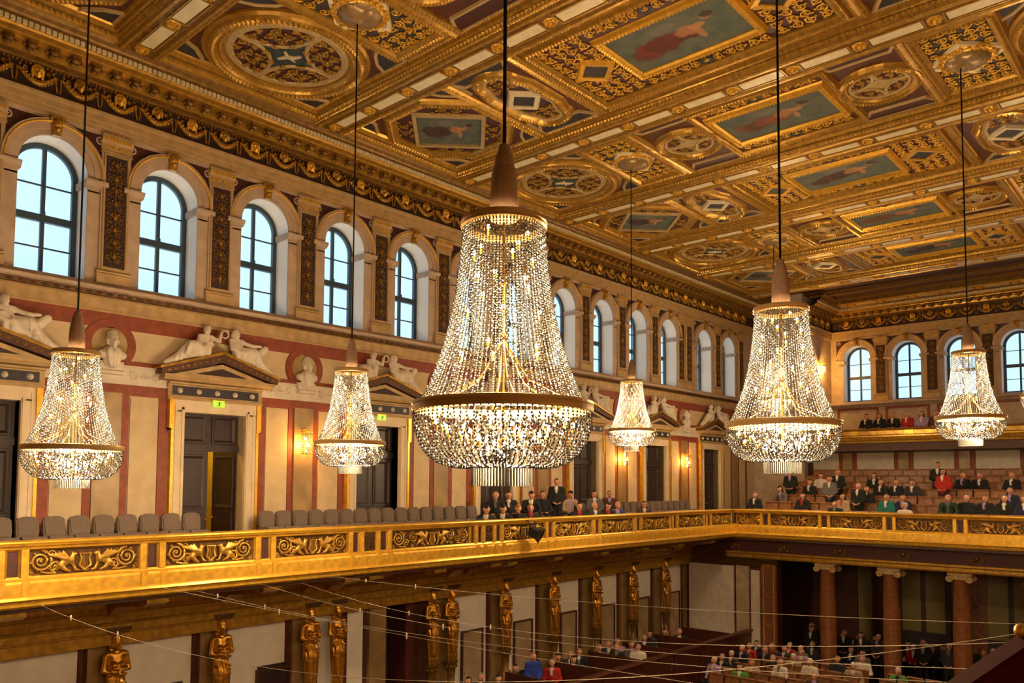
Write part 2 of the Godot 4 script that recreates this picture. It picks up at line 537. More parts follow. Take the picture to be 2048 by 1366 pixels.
var bodies := {}
var looks := {}
const COATS := {"black": [0.07, 0.065, 0.075], "navy": [0.1, 0.11, 0.2], "grey": [0.36, 0.34, 0.34], "charcoal": [0.17, 0.16, 0.17], "red": [0.62, 0.09, 0.08], "white": [0.8, 0.74, 0.68], "teal": [0.1, 0.4, 0.38], "blue": [0.12, 0.2, 0.55], "green": [0.3, 0.5, 0.2], "dark green": [0.1, 0.2, 0.12], "lilac": [0.6, 0.48, 0.62], "beige": [0.6, 0.5, 0.38], "brown": [0.3, 0.18, 0.12]}
const HAIRS := {"dark": [0.1, 0.07, 0.06], "grey": [0.55, 0.52, 0.5], "white": [0.8, 0.78, 0.74], "blond": [0.55, 0.42, 0.25], "bald": [0.74, 0.52, 0.42]}
func person(pose: String, coat: String, hair: String, at: Vector3, turn: float, place: String, shirt := "white", long_hair := false):
	var bk := pose + ("l" if long_hair else "s")
	if not bodies.has(bk): bodies[bk] = body(pose, long_hair)
	var lk := bk + coat + hair + shirt
	if not looks.has(lk):
		var c: Array = COATS[coat]
		var h: Array = HAIRS[hair]
		var s: Array = COATS[shirt]
		looks[lk] = skin(bodies[bk], [lin(0.76, 0.54, 0.43), lin(h[0], h[1], h[2]), lin(c[0], c[1], c[2]), lin(s[0], s[1], s[2]), lin(0.09, 0.085, 0.1), lin(0.04, 0.035, 0.03), lin(0.6, 0.32, 0.28), lin(0.45, 0.28, 0.22)])
	var verb: String = {"stand": "standing", "sit": "sitting upright", "lean": "sitting bent forward"}[pose]
	var hl := "bald" if hair == "bald" else ("long " if long_hair else "short ") + hair + " hair"
	var o := MeshInstance3D.new()
	o.name = numbered("person")
	o.mesh = looks[lk]
	o.material_override = M["people"]
	add_child(o)
	o.position = at
	o.rotation.y = turn
	tag(o, "%s person in %s coat over %s, %s, %s" % [verb, coat, shirt, hl, place], "person", "people " + place)

# ---- walls, windows, pilasters ----
const WALL_F := Transform3D(Vector3(0, 0, -1), Vector3(0, 1, 0), Vector3(1, 0, 0), Vector3.ZERO)   # local xy drawn on a wall, z = out
const CEIL_F := Transform3D(Vector3(1, 0, 0), Vector3(0, 0, -1), Vector3(0, 1, 0), Vector3.ZERO)   # local xy drawn on the ceiling, z = up
func arch_pts(hw: float, spring: float, n := 16) -> Array:
	var p := []
	for i in n + 1: p.append(Vector2(-cos(PI * i / n) * hw, spring + sin(PI * i / n) * hw))
	return p
func arch_plate(b: B, l0: float, l1: float, y0: float, y1: float, hw: float, sill: float, spring: float, o: float):
	var q := func(a, c, d, e): b.quad(Vector3(o, c, -a), Vector3(o, e, -a), Vector3(o, e, -d), Vector3(o, c, -d))
	q.call(l0, y0, -hw, y1); q.call(hw, y0, l1, y1)
	if sill > y0: q.call(-hw, y0, hw, sill)
	var p := arch_pts(hw, spring)
	for i in p.size() - 1:
		b.quad(Vector3(o, p[i].y, -p[i].x), Vector3(o, y1, -p[i].x), Vector3(o, y1, -p[i + 1].x), Vector3(o, p[i + 1].y, -p[i + 1].x))
func arch_path(hw: float, sill: float, spring: float) -> Array:
	return [Vector2(-hw, sill)] + arch_pts(hw, spring, 20) + [Vector2(hw, sill)]
func reveal(b: B, hw: float, sill: float, spring: float, o0: float, o1: float):
	var p := arch_path(hw, sill, spring)
	for i in p.size():
		var a: Vector2 = p[i]
		var c: Vector2 = p[(i + 1) % p.size()]
		b.quad(Vector3(o0, a.y, -a.x), Vector3(o1, a.y, -a.x), Vector3(o1, c.y, -c.x), Vector3(o0, c.y, -c.x))

const HW := 0.63
const SILL := 4.02
const SPR := 6.12
var win0: Node3D
var pil0: Node3D
func make_window() -> Node3D:
	var w := struct("window_1", "", "window")
	var b := B.new()
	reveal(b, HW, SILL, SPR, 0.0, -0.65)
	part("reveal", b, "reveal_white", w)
	b = B.new()
	b.xf = WALL_F
	b.mould(arch_pts(HW, SPR, 24), [Vector2(0, 0), Vector2(0.0, 0.05), Vector2(-0.11, 0.05), Vector2(-0.12, 0.08), Vector2(-0.24, 0.08), Vector2(-0.26, 0.12), Vector2(-0.31, 0.12), Vector2(-0.33, 0.0)], false)
	part("archivolt", b, "stone", w)
	b = B.new(false)
	b.xf = WALL_F
	var gp := []
	for p in arch_pts(HW + 0.255, SPR, 24): gp.append(Vector3(p.x, p.y, 0.115))
	b.tube(gp, 0.022, 6)
	part("gilt_bead", b, "gold_bright", w)
	b = B.new()
	arch_plate(b, -1.0, 1.0, SPR, 7.1, HW + 0.3, SPR, SPR, 0.02)
	part("spandrel", b, "wine", w)
	b = B.new()
	for e in [-1.0, 1.0]:
		b.box(0.0, 0.05, SPR, 7.1, e * 0.99 - 0.03, e * 0.99 + 0.03)
	b.box(0.0, 0.05, 7.06, 7.14, -1.02, 1.02)
	part("spandrel_frame", b, "stone", w)
	for e in [-1.0, 1.0]:
		b = B.new(false)
		b.xf = WALL_F * Transform3D(Basis(), Vector3(e * 0.84, 6.94, 0.03))
		b.mould(circle(Vector2.ZERO, 0.07, 16), [Vector2(0.02, 0), Vector2(0, 0.03), Vector2(-0.02, 0)])
		b.bump(Vector3(0, 0, 0.01), Vector3(0.035, 0.035, 0.03))
		part("rosette", b, "stone", w)
		b = B.new()
		b.ext([Vector2(-0.48, 5.94), Vector2(0.05, 5.94), Vector2(0.06, 5.97), Vector2(0.1, 6.0), Vector2(0.12, 6.04), Vector2(0.12, 6.08), Vector2(-0.5, 6.08)], e * HW - (0.05 if e > 0 else 0.0), e * HW + (0.05 if e < 0 else 0.0), true)
		b.ext([Vector2(0, 5.94), Vector2(0.05, 5.94), Vector2(0.06, 5.97), Vector2(0.1, 6.0), Vector2(0.12, 6.04), Vector2(0.12, 6.08), Vector2(0, 6.08)], e * HW, e * 1.0, true)
		b.ext([Vector2(0, 5.82), Vector2(0.03, 5.83), Vector2(0.03, 5.86), Vector2(0, 5.87)], e * HW, e * 0.86)
		b.box(0.0, 0.03, SILL, 5.94, minf(e * HW, e * 0.92), maxf(e * HW, e * 0.92))
		part("impost", b, "stone", w)
	b = B.new(false)
	b.xf = WALL_F
	b.flat()
	b.plate([Vector2(-0.07, 6.74), Vector2(0.07, 6.74), Vector2(0.12, 7.12), Vector2(-0.12, 7.12)], 0.0, 0.13)
	b.smooth()
	b.ball(Vector3(0, 6.97, 0.14), Vector3(0.09, 0.11, 0.08), 10, 6)
	b.ball(Vector3(0, 6.86, 0.15), Vector3(0.06, 0.07, 0.07), 8, 5)
	for e in [-1, 1]: b.spiral(e * 0.1, 7.05, 0.05, 1.3, 0.0, e, 0.016, 0.15)
	part("keystone", b, "gold", w)
	# timber frame deep in the reveal
	b = B.new()
	b.xf = WALL_F
	b.mould(arch_path(HW, SILL, SPR), [Vector2(0, -0.6), Vector2(0, -0.5), Vector2(0.1, -0.5), Vector2(0.1, -0.6)], true)
	part("frame", b, "frame_blue", w)
	b = B.new()
	b.box(-0.59, -0.51, SILL, 6.7, -0.035, 0.035)
	part("mullion", b, "frame_blue", w)
	b = B.new()
	b.box(-0.6, -0.49, 5.16, 5.3, -0.56, 0.56)
	part("transom", b, "frame_blue", w)
	b = B.new()
	b.box(-0.5, -0.46, 5.26, 5.36, -0.03, 0.03)
	part("latch", b, "frame_blue", w)
	for y in [4.64, 5.9]:
		b = B.new()
		b.box(-0.575, -0.535, y - 0.014, y + 0.014, -0.56, 0.56)
		part("glazing_bar", b, "frame_blue", w)
	for e in [-1.0, 1.0]:
		for yy in [[SILL + 0.08, 4.63], [4.66, 5.17], [5.29, 5.89]]:
			b = B.new()
			b.box(-0.558, -0.55, yy[0], yy[1], minf(e * 0.03, e * 0.56), maxf(e * 0.03, e * 0.56))
			part("pane", b, "pane", w)
		b = B.new()
		var poly := [Vector2(e * 0.03, 5.91)]
		for i in 9: poly.append(Vector2(e * (0.03 + 0.51 * cos(PI / 2 * i / 8)), SPR + 0.545 * sin(PI / 2 * i / 8)))
		poly.insert(1, Vector2(e * 0.54, 5.91))
		b.slab(poly, -0.558, -0.55)
		part("pane", b, "pane", w)
	return w

func make_pilaster() -> Node3D:
	var w := struct("trim_1", "", "pilaster")
	var b := B.new()
	b.box(0, 0.07, 4.3, 6.72, -0.29, 0.29)
	part("shaft", b, "stone", w)
	b = B.new()
	b.xf = WALL_F
	b.mould([Vector2(-0.215, 4.35), Vector2(0.215, 4.35), Vector2(0.215, 6.68), Vector2(-0.215, 6.68)], [Vector2(0.05, 0.07), Vector2(0.03, 0.1), Vector2(0.0, 0.1), Vector2(-0.01, 0.072)])
	part("panel_frame", b, "cream_gold", w)
	b = B.new()
	b.box(0.06, 0.076, 4.35, 6.68, -0.21, 0.21)
	part("panel", b, "frieze_dark", w)
	b = B.new(false)
	b.xf = WALL_F
	b.stroke([Vector2(0, 4.4), Vector2(0.015, 5.0), Vector2(-0.01, 5.6), Vector2(0, 6.6)], 0.014, 0.085)
	for i in 8:
		var y := 4.5 + i * 0.27
		for e in [-1, 1]:
			b.spiral(e * 0.105, y + 0.05, 0.09, 1.6, PI / 2 if i % 2 else -PI / 2, e * (1 if i % 2 else -1), 0.015, 0.085, 8)
			b.bump(Vector3(e * 0.06, y + 0.17, 0.085), Vector3(0.035, 0.05, 0.03)); b.bump(Vector3(e * 0.16, y + 0.17, 0.085), Vector3(0.03, 0.03, 0.02))
		b.ball(Vector3(0, y + 0.12, 0.085), Vector3(0.045, 0.06 if i % 3 else 0.09, 0.035), 8, 5)
	part("relief", b, "gold_old", w)
	b = B.new()
	b.ext([Vector2(0, 6.72), Vector2(0.09, 6.72), Vector2(0.09, 6.76), Vector2(0.07, 6.77), Vector2(0.07, 6.93), Vector2(0.11, 6.96), Vector2(0.14, 7.02), Vector2(0.14, 7.1), Vector2(0, 7.1)], -0.31, 0.31, true)
	part("capital", b, "cream_gold", w)
	b = B.new()
	for k in 9: b.box(0.1, 0.15, 6.97, 7.03, -0.29 + k * 0.066, -0.29 + k * 0.066 + 0.045)
	for k in 4: b.box(0.07, 0.09, 6.82, 6.87, -0.23 + k * 0.13, -0.23 + k * 0.13 + 0.06)
	part("capital_beads", b, "gold_bright", w)
	b = B.new()
	b.ext([Vector2(0, 4.0), Vector2(0.13, 4.0), Vector2(0.13, 4.2), Vector2(0.1, 4.22), Vector2(0.12, 4.25), Vector2(0.09, 4.28), Vector2(0.07, 4.3)], -0.34, 0.34, true)
	part("base", b, "cream_gold", w)
	return w

# a flat wall face at x = o with rectangular holes [l0, l1, y0, y1] cut between y0 and y1
func holed(b: B, l0: float, l1: float, y0: float, y1: float, holes: Array, o: float):
	var ls := [l0, l1]
	for h in holes: ls.append(h[0]); ls.append(h[1])
	ls.sort()
	var q := func(a, c, d, e): b.quad(Vector3(o, c, -a), Vector3(o, e, -a), Vector3(o, e, -d), Vector3(o, c, -d))
	for i in ls.size() - 1:
		var m: float = (ls[i] + ls[i + 1]) / 2
		if ls[i + 1] - ls[i] < 1e-4: continue
		var cut = null
		for h in holes:
			if m > h[0] and m < h[1]: cut = h
		if cut == null: q.call(ls[i], y0, ls[i + 1], y1)
		else:
			if cut[2] > y0: q.call(ls[i], y0, ls[i + 1], cut[2])
			if cut[3] < y1: q.call(ls[i], cut[3], ls[i + 1], y1)
func hole_sides(b: B, h: Array, o0: float, o1: float):
	var p := rect(h[0], h[2], h[1], h[3])
	for i in 4:
		var a: Vector2 = p[i]
		var c: Vector2 = p[(i + 1) % 4]
		b.quad(Vector3(o0, a.y, -a.x), Vector3(o1, a.y, -a.x), Vector3(o1, c.y, -c.x), Vector3(o0, c.y, -c.x))

var win_s := []
var pil_s := []
var door_s := []
const LAST_W := [31.62, 33.91]
func ordinal(i: int) -> String: return ["first", "second", "third", "fourth", "fifth", "sixth", "seventh", "eighth", "ninth", "tenth", "eleventh", "twelfth", "thirteenth"][i]
func left_wall():
	for i in 11: win_s.append(W1 + i * BAY)
	win_s.append_array(LAST_W)
	for i in 11: pil_s.append(W1 + (i - 0.5) * BAY)
	pil_s.append_array([29.55, 30.2, 32.78, 35.1])
	for i in 7: door_s.append(W1 + (-0.5 + 2 * i) * BAY)
	var wl := struct("wall_left", "long left wall with arched windows above cream and red panels", "wall")
	var b := B.new()
	for o in [0.0, -0.65]:
		for i in 13:
			var s: float = win_s[i]
			var l0: float = -BAY / 2
			var l1: float = BAY / 2
			if i == 10: l1 = 29.9 - s
			if i == 11: l0 = 29.9 - s; l1 = 32.78 - s
			if i == 12: l0 = 32.78 - s; l1 = 36.5 - s
			b.xf = Transform3D(Basis(), V(0, 0, s))
			arch_plate(b, l0, l1, 3.9, 7.2, HW, SILL, SPR, o)
		b.xf = Transform3D()
		holed(b, -6, W1 - BAY / 2, 3.9, 9.0, [], o)
		holed(b, W1 - BAY / 2, 36.5, 7.2, 9.0, [], o)
	part("window_zone", b, "stone", wl)
	b = B.new()
	var holes := []
	for s in door_s: holes.append([s - 0.73, s + 0.73, -1.95, 1.53])
	holed(b, -6, 36.5, -2.3, 3.9, holes, 0.0)
	for h in holes: hole_sides(b, h, 0.0, -0.65)
	holed(b, -6, 36.5, -2.3, 3.9, [holes[1]], -0.65)
	part("door_zone", b, "cream", wl)
	b = B.new()
	var lh := [[13.6 - 1.15, 13.6 + 1.15, FLOOR, -3.1]]
	for o in [0.0, -0.65]: holed(b, -6, 30.0, FLOOR - 0.3, -2.3, lh, o)
	hole_sides(b, lh[0], 0.0, -0.65)
	part("lower_zone", b, "brown", wl)
	# red bands, marble strips and cream panels between the doors
	for i in 7:
		var d: float = door_s[i]
		var p := d + BAY
		for e in [-1.0, 1.0]:
			var band := B.new()
			band.box(0, 0.025, -1.95, 1.95, p + e * 0.35 - 0.075, p + e * 0.35 + 0.075)
			part("red_band", band, "red", wl)
			band = B.new()
			band.box(0, 0.025, -1.95, 1.95, p + e * 1.15 - 0.1, p + e * 1.15 + 0.1)
			part("red_band", band, "red", wl)
			var pn := B.new()
			pn.box(0, 0.035, -1.95, 1.72, p + e * 0.74 - 0.29, p + e * 0.74 + 0.29)
			part("wall_panel", pn, "cream", wl)
		var mb := B.new()
		mb.box(0, 0.05, -1.95, 1.8, p - 0.27, p + 0.27)
		part("marble_strip", mb, "marble", wl)
		var top := B.new()
		top.box(0, 0.03, 1.76, 1.98, p - 1.25, p + 1.25)
		part("red_band", top, "red", wl)
		top = B.new()
		top.box(0, 0.08, 1.98, 2.02, p - 1.25, p + 1.25); top.box(0, 0.05, 2.02, 2.34, p - 1.25, p + 1.25); top.box(0, 0.09, 2.34, 2.38, p - 1.25, p + 1.25)
		part("carved_band", top, "white_stone", wl)
		top = B.new(false)
		top.xf = Transform3D(Basis(), V(0, 0, p)) * WALL_F
		for e in [-1, 1]:
			for k in 3: top.spiral(e * (0.5 + 0.24 * k), 2.18, 0.1, 1.5, PI / 2, e, 0.018, 0.055, 8)
			var sw := []
			for k in 9: sw.append(Vector2(e * (0.4 + 0.08 * k), 2.28 - 0.14 * sin(PI * k / 8)))
			top.stroke(sw, 0.025, 0.055)
		part("band_relief", top, "white_stone", wl)
		top = B.new()
		top.box(0, 0.03, 2.38, 2.48, p - 1.15, p + 1.15)
		part("red_band", top, "red", wl)
	b = B.new()
	b.box(0, 0.03, 3.12, 3.42, -4, 36.4)
	part("red_band", b, "red", wl)
	# the ledge under the windows
	b = B.new()
	b.ext([Vector2(0, 3.42), Vector2(0.05, 3.42), Vector2(0.05, 3.46), Vector2(0.08, 3.48), Vector2(0.08, 3.7), Vector2(0.14, 3.72)], -5, 36.45)
	part("string_course", b, "cream_gold", wl)
	b = B.new()
	b.ext([Vector2(0.14, 3.72), Vector2(0.17, 3.74), Vector2(0.2, 3.8), Vector2(0.2, 3.82)], -5, 36.45)
	for k in 160: b.bump(V(0.19, 3.77, 3.5 + k * 0.2), Vector3(0.03, 0.035, 0.08))
	part("leaf_moulding", b, "gold_dark", wl)
	b = B.new()
	b.ext([Vector2(0.2, 3.82), Vector2(0.29, 3.84), Vector2(0.3, 3.87), Vector2(0.3, 3.9), Vector2(0.1, 3.94), Vector2(0.06, 4.02), Vector2(-0.5, 4.02)], -5, 36.45)
	part("window_ledge", b, "stone", wl)
	# return wall into the narrower end of the hall
	b = B.new()
	b.box(-0.65, 2.45, -2.3, 9.0, 36.5, 36.9)
	b.box(2.05, 2.45, 1.3, 9.0, 36.9, 40.4)
	part("masonry", b, "stone", struct("wall_return", "short return wall that narrows the hall before the end wall", "wall"))
	win0 = make_window()
	pil0 = make_pilaster()
	for i in 13:
		var lb := "arched blue daylight window over the left balcony, %s beyond the stage end" % ordinal(i)
		if i == 0:
			win0.position = V(0, 0, win_s[0]); win0.set_meta("label", lb)
		else:
			copy(win0, "window_%d" % (i + 1), lb, V(0, 0, win_s[i]))
	for i in pil_s.size():
		var lb := "carved dark pilaster between arched windows on left wall"
		if i == 0:
			pil0.position = V(0, 0, pil_s[0]); tag(pil0, lb, "pilaster", "left wall pilasters")
		else: copy(pil0, "trim_%d" % (i + 1), lb, V(0, 0, pil_s[i]))

# ---- entablature with the row of heads ----
func head_mesh(kind: int) -> ArrayMesh:
	var q := [[Vector3(0.03, 0.03, 0), Vector3(0.04, -0.03, 0), 0.1, 0.085, 0], [Vector3(0.08, -0.07, 0), Vector3(0.08, -0.11, 0), 0.055, 0.04, 0], [Vector3(0.13, 0.03, 0), Vector3(0.15, -0.03, 0), 0.016, 0.024, 0],
		[Vector3(0.115, 0.045, -0.06), Vector3(0.125, 0.045, -0.02), 0.018, 0.018, 0], [Vector3(0.115, 0.045, 0.06), Vector3(0.125, 0.045, 0.02), 0.018, 0.018, 0], [Vector3(0.125, -0.075, -0.03), Vector3(0.125, -0.075, 0.03), 0.013, 0.013, 0]]
	for k in 9:
		var a := PI * (0.05 + 0.9 * k / 8.0)
		q.append([Vector3(0.02, 0.03 + sin(a) * 0.11, cos(a) * 0.11), Vector3(0.05, 0.03 + sin(a) * 0.12, cos(a) * 0.115), 0.035, 0.028, 0])
	for e in [-1, 1]:
		if kind == 0: q.append([Vector3(0.03, 0.0, 0.115 * e), Vector3(0.03, -0.13, 0.1 * e), 0.03, 0.025, 0])
		else: q.append([Vector3(0.03, 0.05, 0.12 * e), Vector3(0.03, -0.06, 0.125 * e), 0.03, 0.02, 0])
	return skin(field_mesh(q, 0.019, 0.025))

func entablature(parent: Node3D, l0: float, l1: float, first: float, gap: float, count: int, heads: Array):
	var b := B.new()
	b.ext([Vector2(0, 7.12), Vector2(0.07, 7.14), Vector2(0.07, 7.2), Vector2(0.09, 7.21), Vector2(0.09, 7.3), Vector2(0.11, 7.31), Vector2(0.11, 7.42), Vector2(0.15, 7.44), Vector2(0.16, 7.48), Vector2(0.16, 7.51), Vector2(0.05, 7.52)], l0, l1)
	part("architrave", b, "cream_gold", parent)
	b = B.new()
	b.ext([Vector2(0.05, 7.52), Vector2(0.05, 8.05)], l0, l1)
	part("frieze_field", b, "frieze_dark", parent)
	b = B.new()
	b.ext([Vector2(0.05, 8.02), Vector2(0.12, 8.03), Vector2(0.16, 8.06), Vector2(0.2, 8.07), Vector2(0.2, 8.11), Vector2(0.24, 8.12)], l0, l1)
	var k := 0.0
	while k < l1 - l0:
		b.box(0.1, 0.15, 7.97, 8.03, l0 + k, l0 + k + 0.035)
		k += 0.075
	stuff(part("dentil_row", b, "gold_old", parent))
	b = B.new()
	b.ext([Vector2(0.24, 8.12), Vector2(0.28, 8.27), Vector2(0.34, 8.29), Vector2(0.52, 8.3), Vector2(0.53, 8.33), Vector2(0.65, 8.36), Vector2(0.67, 8.4), Vector2(0.67, 8.51)], l0, l1)
	part("corona", b, "gold", parent)
	b = B.new()
	k = 0.0
	while k < l1 - l0:
		b.box(0.67, 0.72, 8.415, 8.5, l0 + k, l0 + k + 0.075)
		k += 0.1
	stuff(part("white_dentil_row", b, "panel_ceiling", parent))
	b = B.new()
	b.ext([Vector2(0.67, 8.51), Vector2(0.8, 8.52), Vector2(0.83, 8.55), Vector2(0.86, 8.62), Vector2(0.92, 8.69), Vector2(1.0, 8.74), Vector2(1.02, 8.9)], l0, l1)
	part("cove", b, "gold_old", parent)
	# scroll brackets under the corona
	var bm: ArrayMesh = null
	var n := int((l1 - l0) / (gap / 2))
	for i in n:
		if bm == null:
			b = B.new(false)
			b.xf = Transform3D(Basis(), Vector3(0.4, 8.21, 0))
			b.flat()
			b.box(-0.16, 0.08, 0.03, 0.085, -0.08, 0.08)
			b.smooth()
			b.ball(Vector3(0.04, 0.0, 0), Vector3(0.06, 0.07, 0.09), 8, 5)
			b.ball(Vector3(-0.1, -0.03, 0), Vector3(0.05, 0.06, 0.075), 8, 5)
			for e in [-1, 1]: b.bump(Vector3(-0.02, -0.01, e * 0.12), Vector3(0.05, 0.04, 0.05))
			bm = b.mesh()
		if i < 190: part("scroll_bracket", bm, "gold_old", parent, V(0, 0, l0 + (i + 0.5) * gap / 2))
	# heads, garlands and ribbons
	b = B.new(false)
	b.xf = WALL_F
	var gar := []
	for i in 13:
		var t := i / 12.0
		gar.append(Vector3((t - 0.5) * gap * 0.86, 7.88 - 0.22 * sin(PI * t), 0.1))
	var rad := []
	for i in 13: rad.append(0.025 + 0.035 * sin(PI * i / 12.0))
	b.tube(gar, rad, 6)
	for i in range(1, 12):
		for e in [-1, 1]: b.bump(gar[i] + Vector3(0.02, e * 0.04, 0.03), Vector3(0.035, 0.035, 0.03))
	for e in [-1, 1]:
		b.spiral(e * 0.2, 7.9, 0.055, 1.4, -PI / 2, e, 0.014, 0.08)
		b.spiral(e * 0.29, 7.95, 0.035, 1.2, PI / 2, -e, 0.012, 0.08)
		b.stroke([Vector2(e * gap * 0.46, 7.9), Vector2(e * gap * 0.44, 7.75), Vector2(e * gap * 0.47, 7.6)], 0.018, 0.08)
	var gm := b.mesh()
	for i in count:
		part("garland", gm, "gold", parent, V(0, 0, first + i * gap))
		part("head", heads[i % 2], "gold_bright" if i % 2 == 0 else "gold", parent, V(0.1, 7.86, first + i * gap)).scale = Vector3.ONE * 0.86

# ---- doors with gabled heads ----
func make_door(open_leaf: bool) -> Node3D:
	var w := struct("door_1", "", "door")
	var b := B.new()
	b.box(-0.3, 0.1, -1.95, 1.53, -0.98, -0.73); b.box(-0.3, 0.1, -1.95, 1.53, 0.73, 0.98); b.box(-0.3, 0.1, 1.5, 1.76, -0.98, 0.98)
	for e in [-1.0, 1.0]:
		b.box(0.1, 0.12, -1.95, 1.6, minf(e * 0.75, e * 0.8), maxf(e * 0.75, e * 0.8))
		b.box(0.1, 0.115, -1.95, 1.66, minf(e * 0.9, e * 0.95), maxf(e * 0.9, e * 0.95))
	b.box(0.1, 0.12, 1.55, 1.6, -0.8, 0.8)
	part("door_frame", b, "pale", w)
	b = B.new()
	for e in [-1.0, 1.0]:
		b.box(0, 0.13, -1.95, 1.1, minf(e * 0.98, e * 1.04), maxf(e * 0.98, e * 1.04))
		b.box(0, 0.15, 1.1, 1.76, minf(e * 0.98, e * 1.09), maxf(e * 0.98, e * 1.09))
		b.slab([Vector2(e * 1.0, 1.1), Vector2(e * 1.09, 1.1), Vector2(e * 1.09, 1.14)], 0.0, 0.15)
	part("gilt_edging", b, "gold_bright", w)
	# upper leaf panels
	b = B.new()
	b.box(-0.3, -0.24, 0.72, 1.52, -0.73, 0.73)
	b.box(-0.24, -0.18, 0.66, 0.8, -0.73, 0.73)
	part("transom_panel", b, "door_wood", w)
	for e in [-1.0, 1.0]:
		b = B.new()
		b.xf = WALL_F
		b.mould(rect(e * 0.36 - 0.26, 0.88, e * 0.36 + 0.26, 1.44), [Vector2(0.04, -0.24), Vector2(0.03, -0.21), Vector2(0, -0.21), Vector2(-0.05, -0.235)])
		part("raised_panel", b, "door_wood", w)
		var leaf := B.new()
		leaf.box(-0.3, -0.24, -1.95, 0.7, minf(e * 0.0, e * 0.72), maxf(e * 0.0, e * 0.72))
		leaf.xf = WALL_F
		for yy in [[-1.7, -0.75], [-0.6, 0.55]]:
			leaf.mould(rect(e * 0.36 - 0.26, yy[0], e * 0.36 + 0.26, yy[1]), [Vector2(0.04, -0.24), Vector2(0.03, -0.21), Vector2(0, -0.21), Vector2(-0.05, -0.235)])
		var lf := part("door_leaf", leaf, "door_wood", w)
		var kn := B.new(false)
		kn.ball(V(-0.19, -0.85, e * 0.07), Vector3(0.03, 0.03, 0.03), 8, 5)
		part("knob", kn, "gold", lf)
		if open_leaf and e > 0:
			# swung back into the corridor behind
			lf.transform = Transform3D(Basis(Vector3.UP, deg_to_rad(-74)), Vector3.ZERO)
			lf.position = V(-0.27, 0, 0.72) - lf.basis * V(-0.27, 0, 0.72)
	b = B.new()
	b.ext([Vector2(0, 1.76), Vector2(0.12, 1.76), Vector2(0.14, 1.79), Vector2(0.14, 1.82), Vector2(0.1, 1.83), Vector2(0.1, 2.09), Vector2(0.16, 2.1), Vector2(0.18, 2.14), Vector2(0.0, 2.15)], -1.12, 1.12, true)
	part("lintel", b, "cream_gold", w)
	b = B.new()
	b.box(0.1, 0.115, 1.86, 2.06, -1.02, 1.02)
	part("lintel_band", b, "slate", w)
	for k in 5:
		b = B.new(false)
		b.xf = Transform3D(Basis(Vector3(0, 0, 1), -PI / 2), V(0.11, 1.96, -0.86 + k * 0.43))
		b.lathe([Vector2(0.06, 0), Vector2(0.06, 0.02), Vector2(0.035, 0.035), Vector2(0.03, 0.05), Vector2(0, 0.06)], Vector3.ZERO, 12)
		part("stud", b, "white_stone", w)
	b = B.new()
	b.ext([Vector2(0, 2.15), Vector2(0.3, 2.16), Vector2(0.33, 2.2), Vector2(0.35, 2.22), Vector2(0.35, 2.28), Vector2(0, 2.3)], -1.3, 1.3, true)
	b.slab([Vector2(-1.12, 2.28), Vector2(1.12, 2.28), Vector2(0, 2.6)], 0.0, 0.31)
	part("gable", b, "cream_gold", w)
	b = B.new()
	b.slab([Vector2(-0.62, 2.33), Vector2(0.62, 2.33), Vector2(0, 2.5)], 0.28, 0.32)
	part("tympanum", b, "frieze_dark", w)
	b = B.new()
	for e in [-1.0, 1.0]:
		b.slab([Vector2(e * 1.38, 2.27), Vector2(e * 1.38, 2.38), Vector2(0, 2.83), Vector2(0, 2.64), Vector2(e * 1.2, 2.3)], 0.0, 0.36)
	part("raking_cornice", b, "brown", w)
	b = B.new()
	for e in [-1.0, 1.0]:
		b.slab([Vector2(e * 1.42, 2.37), Vector2(e * 1.42, 2.42), Vector2(0, 2.88), Vector2(0, 2.82)], 0.0, 0.4)
		for k in 9:
			var t := (k + 0.5) / 9.0
			b.bump(V(0.37, lerpf(2.34, 2.72, t), e * lerpf(1.3, 0.05, t)), Vector3(0.02, 0.03, 0.04))
	part("gable_edge", b, "gold", w)
	return w

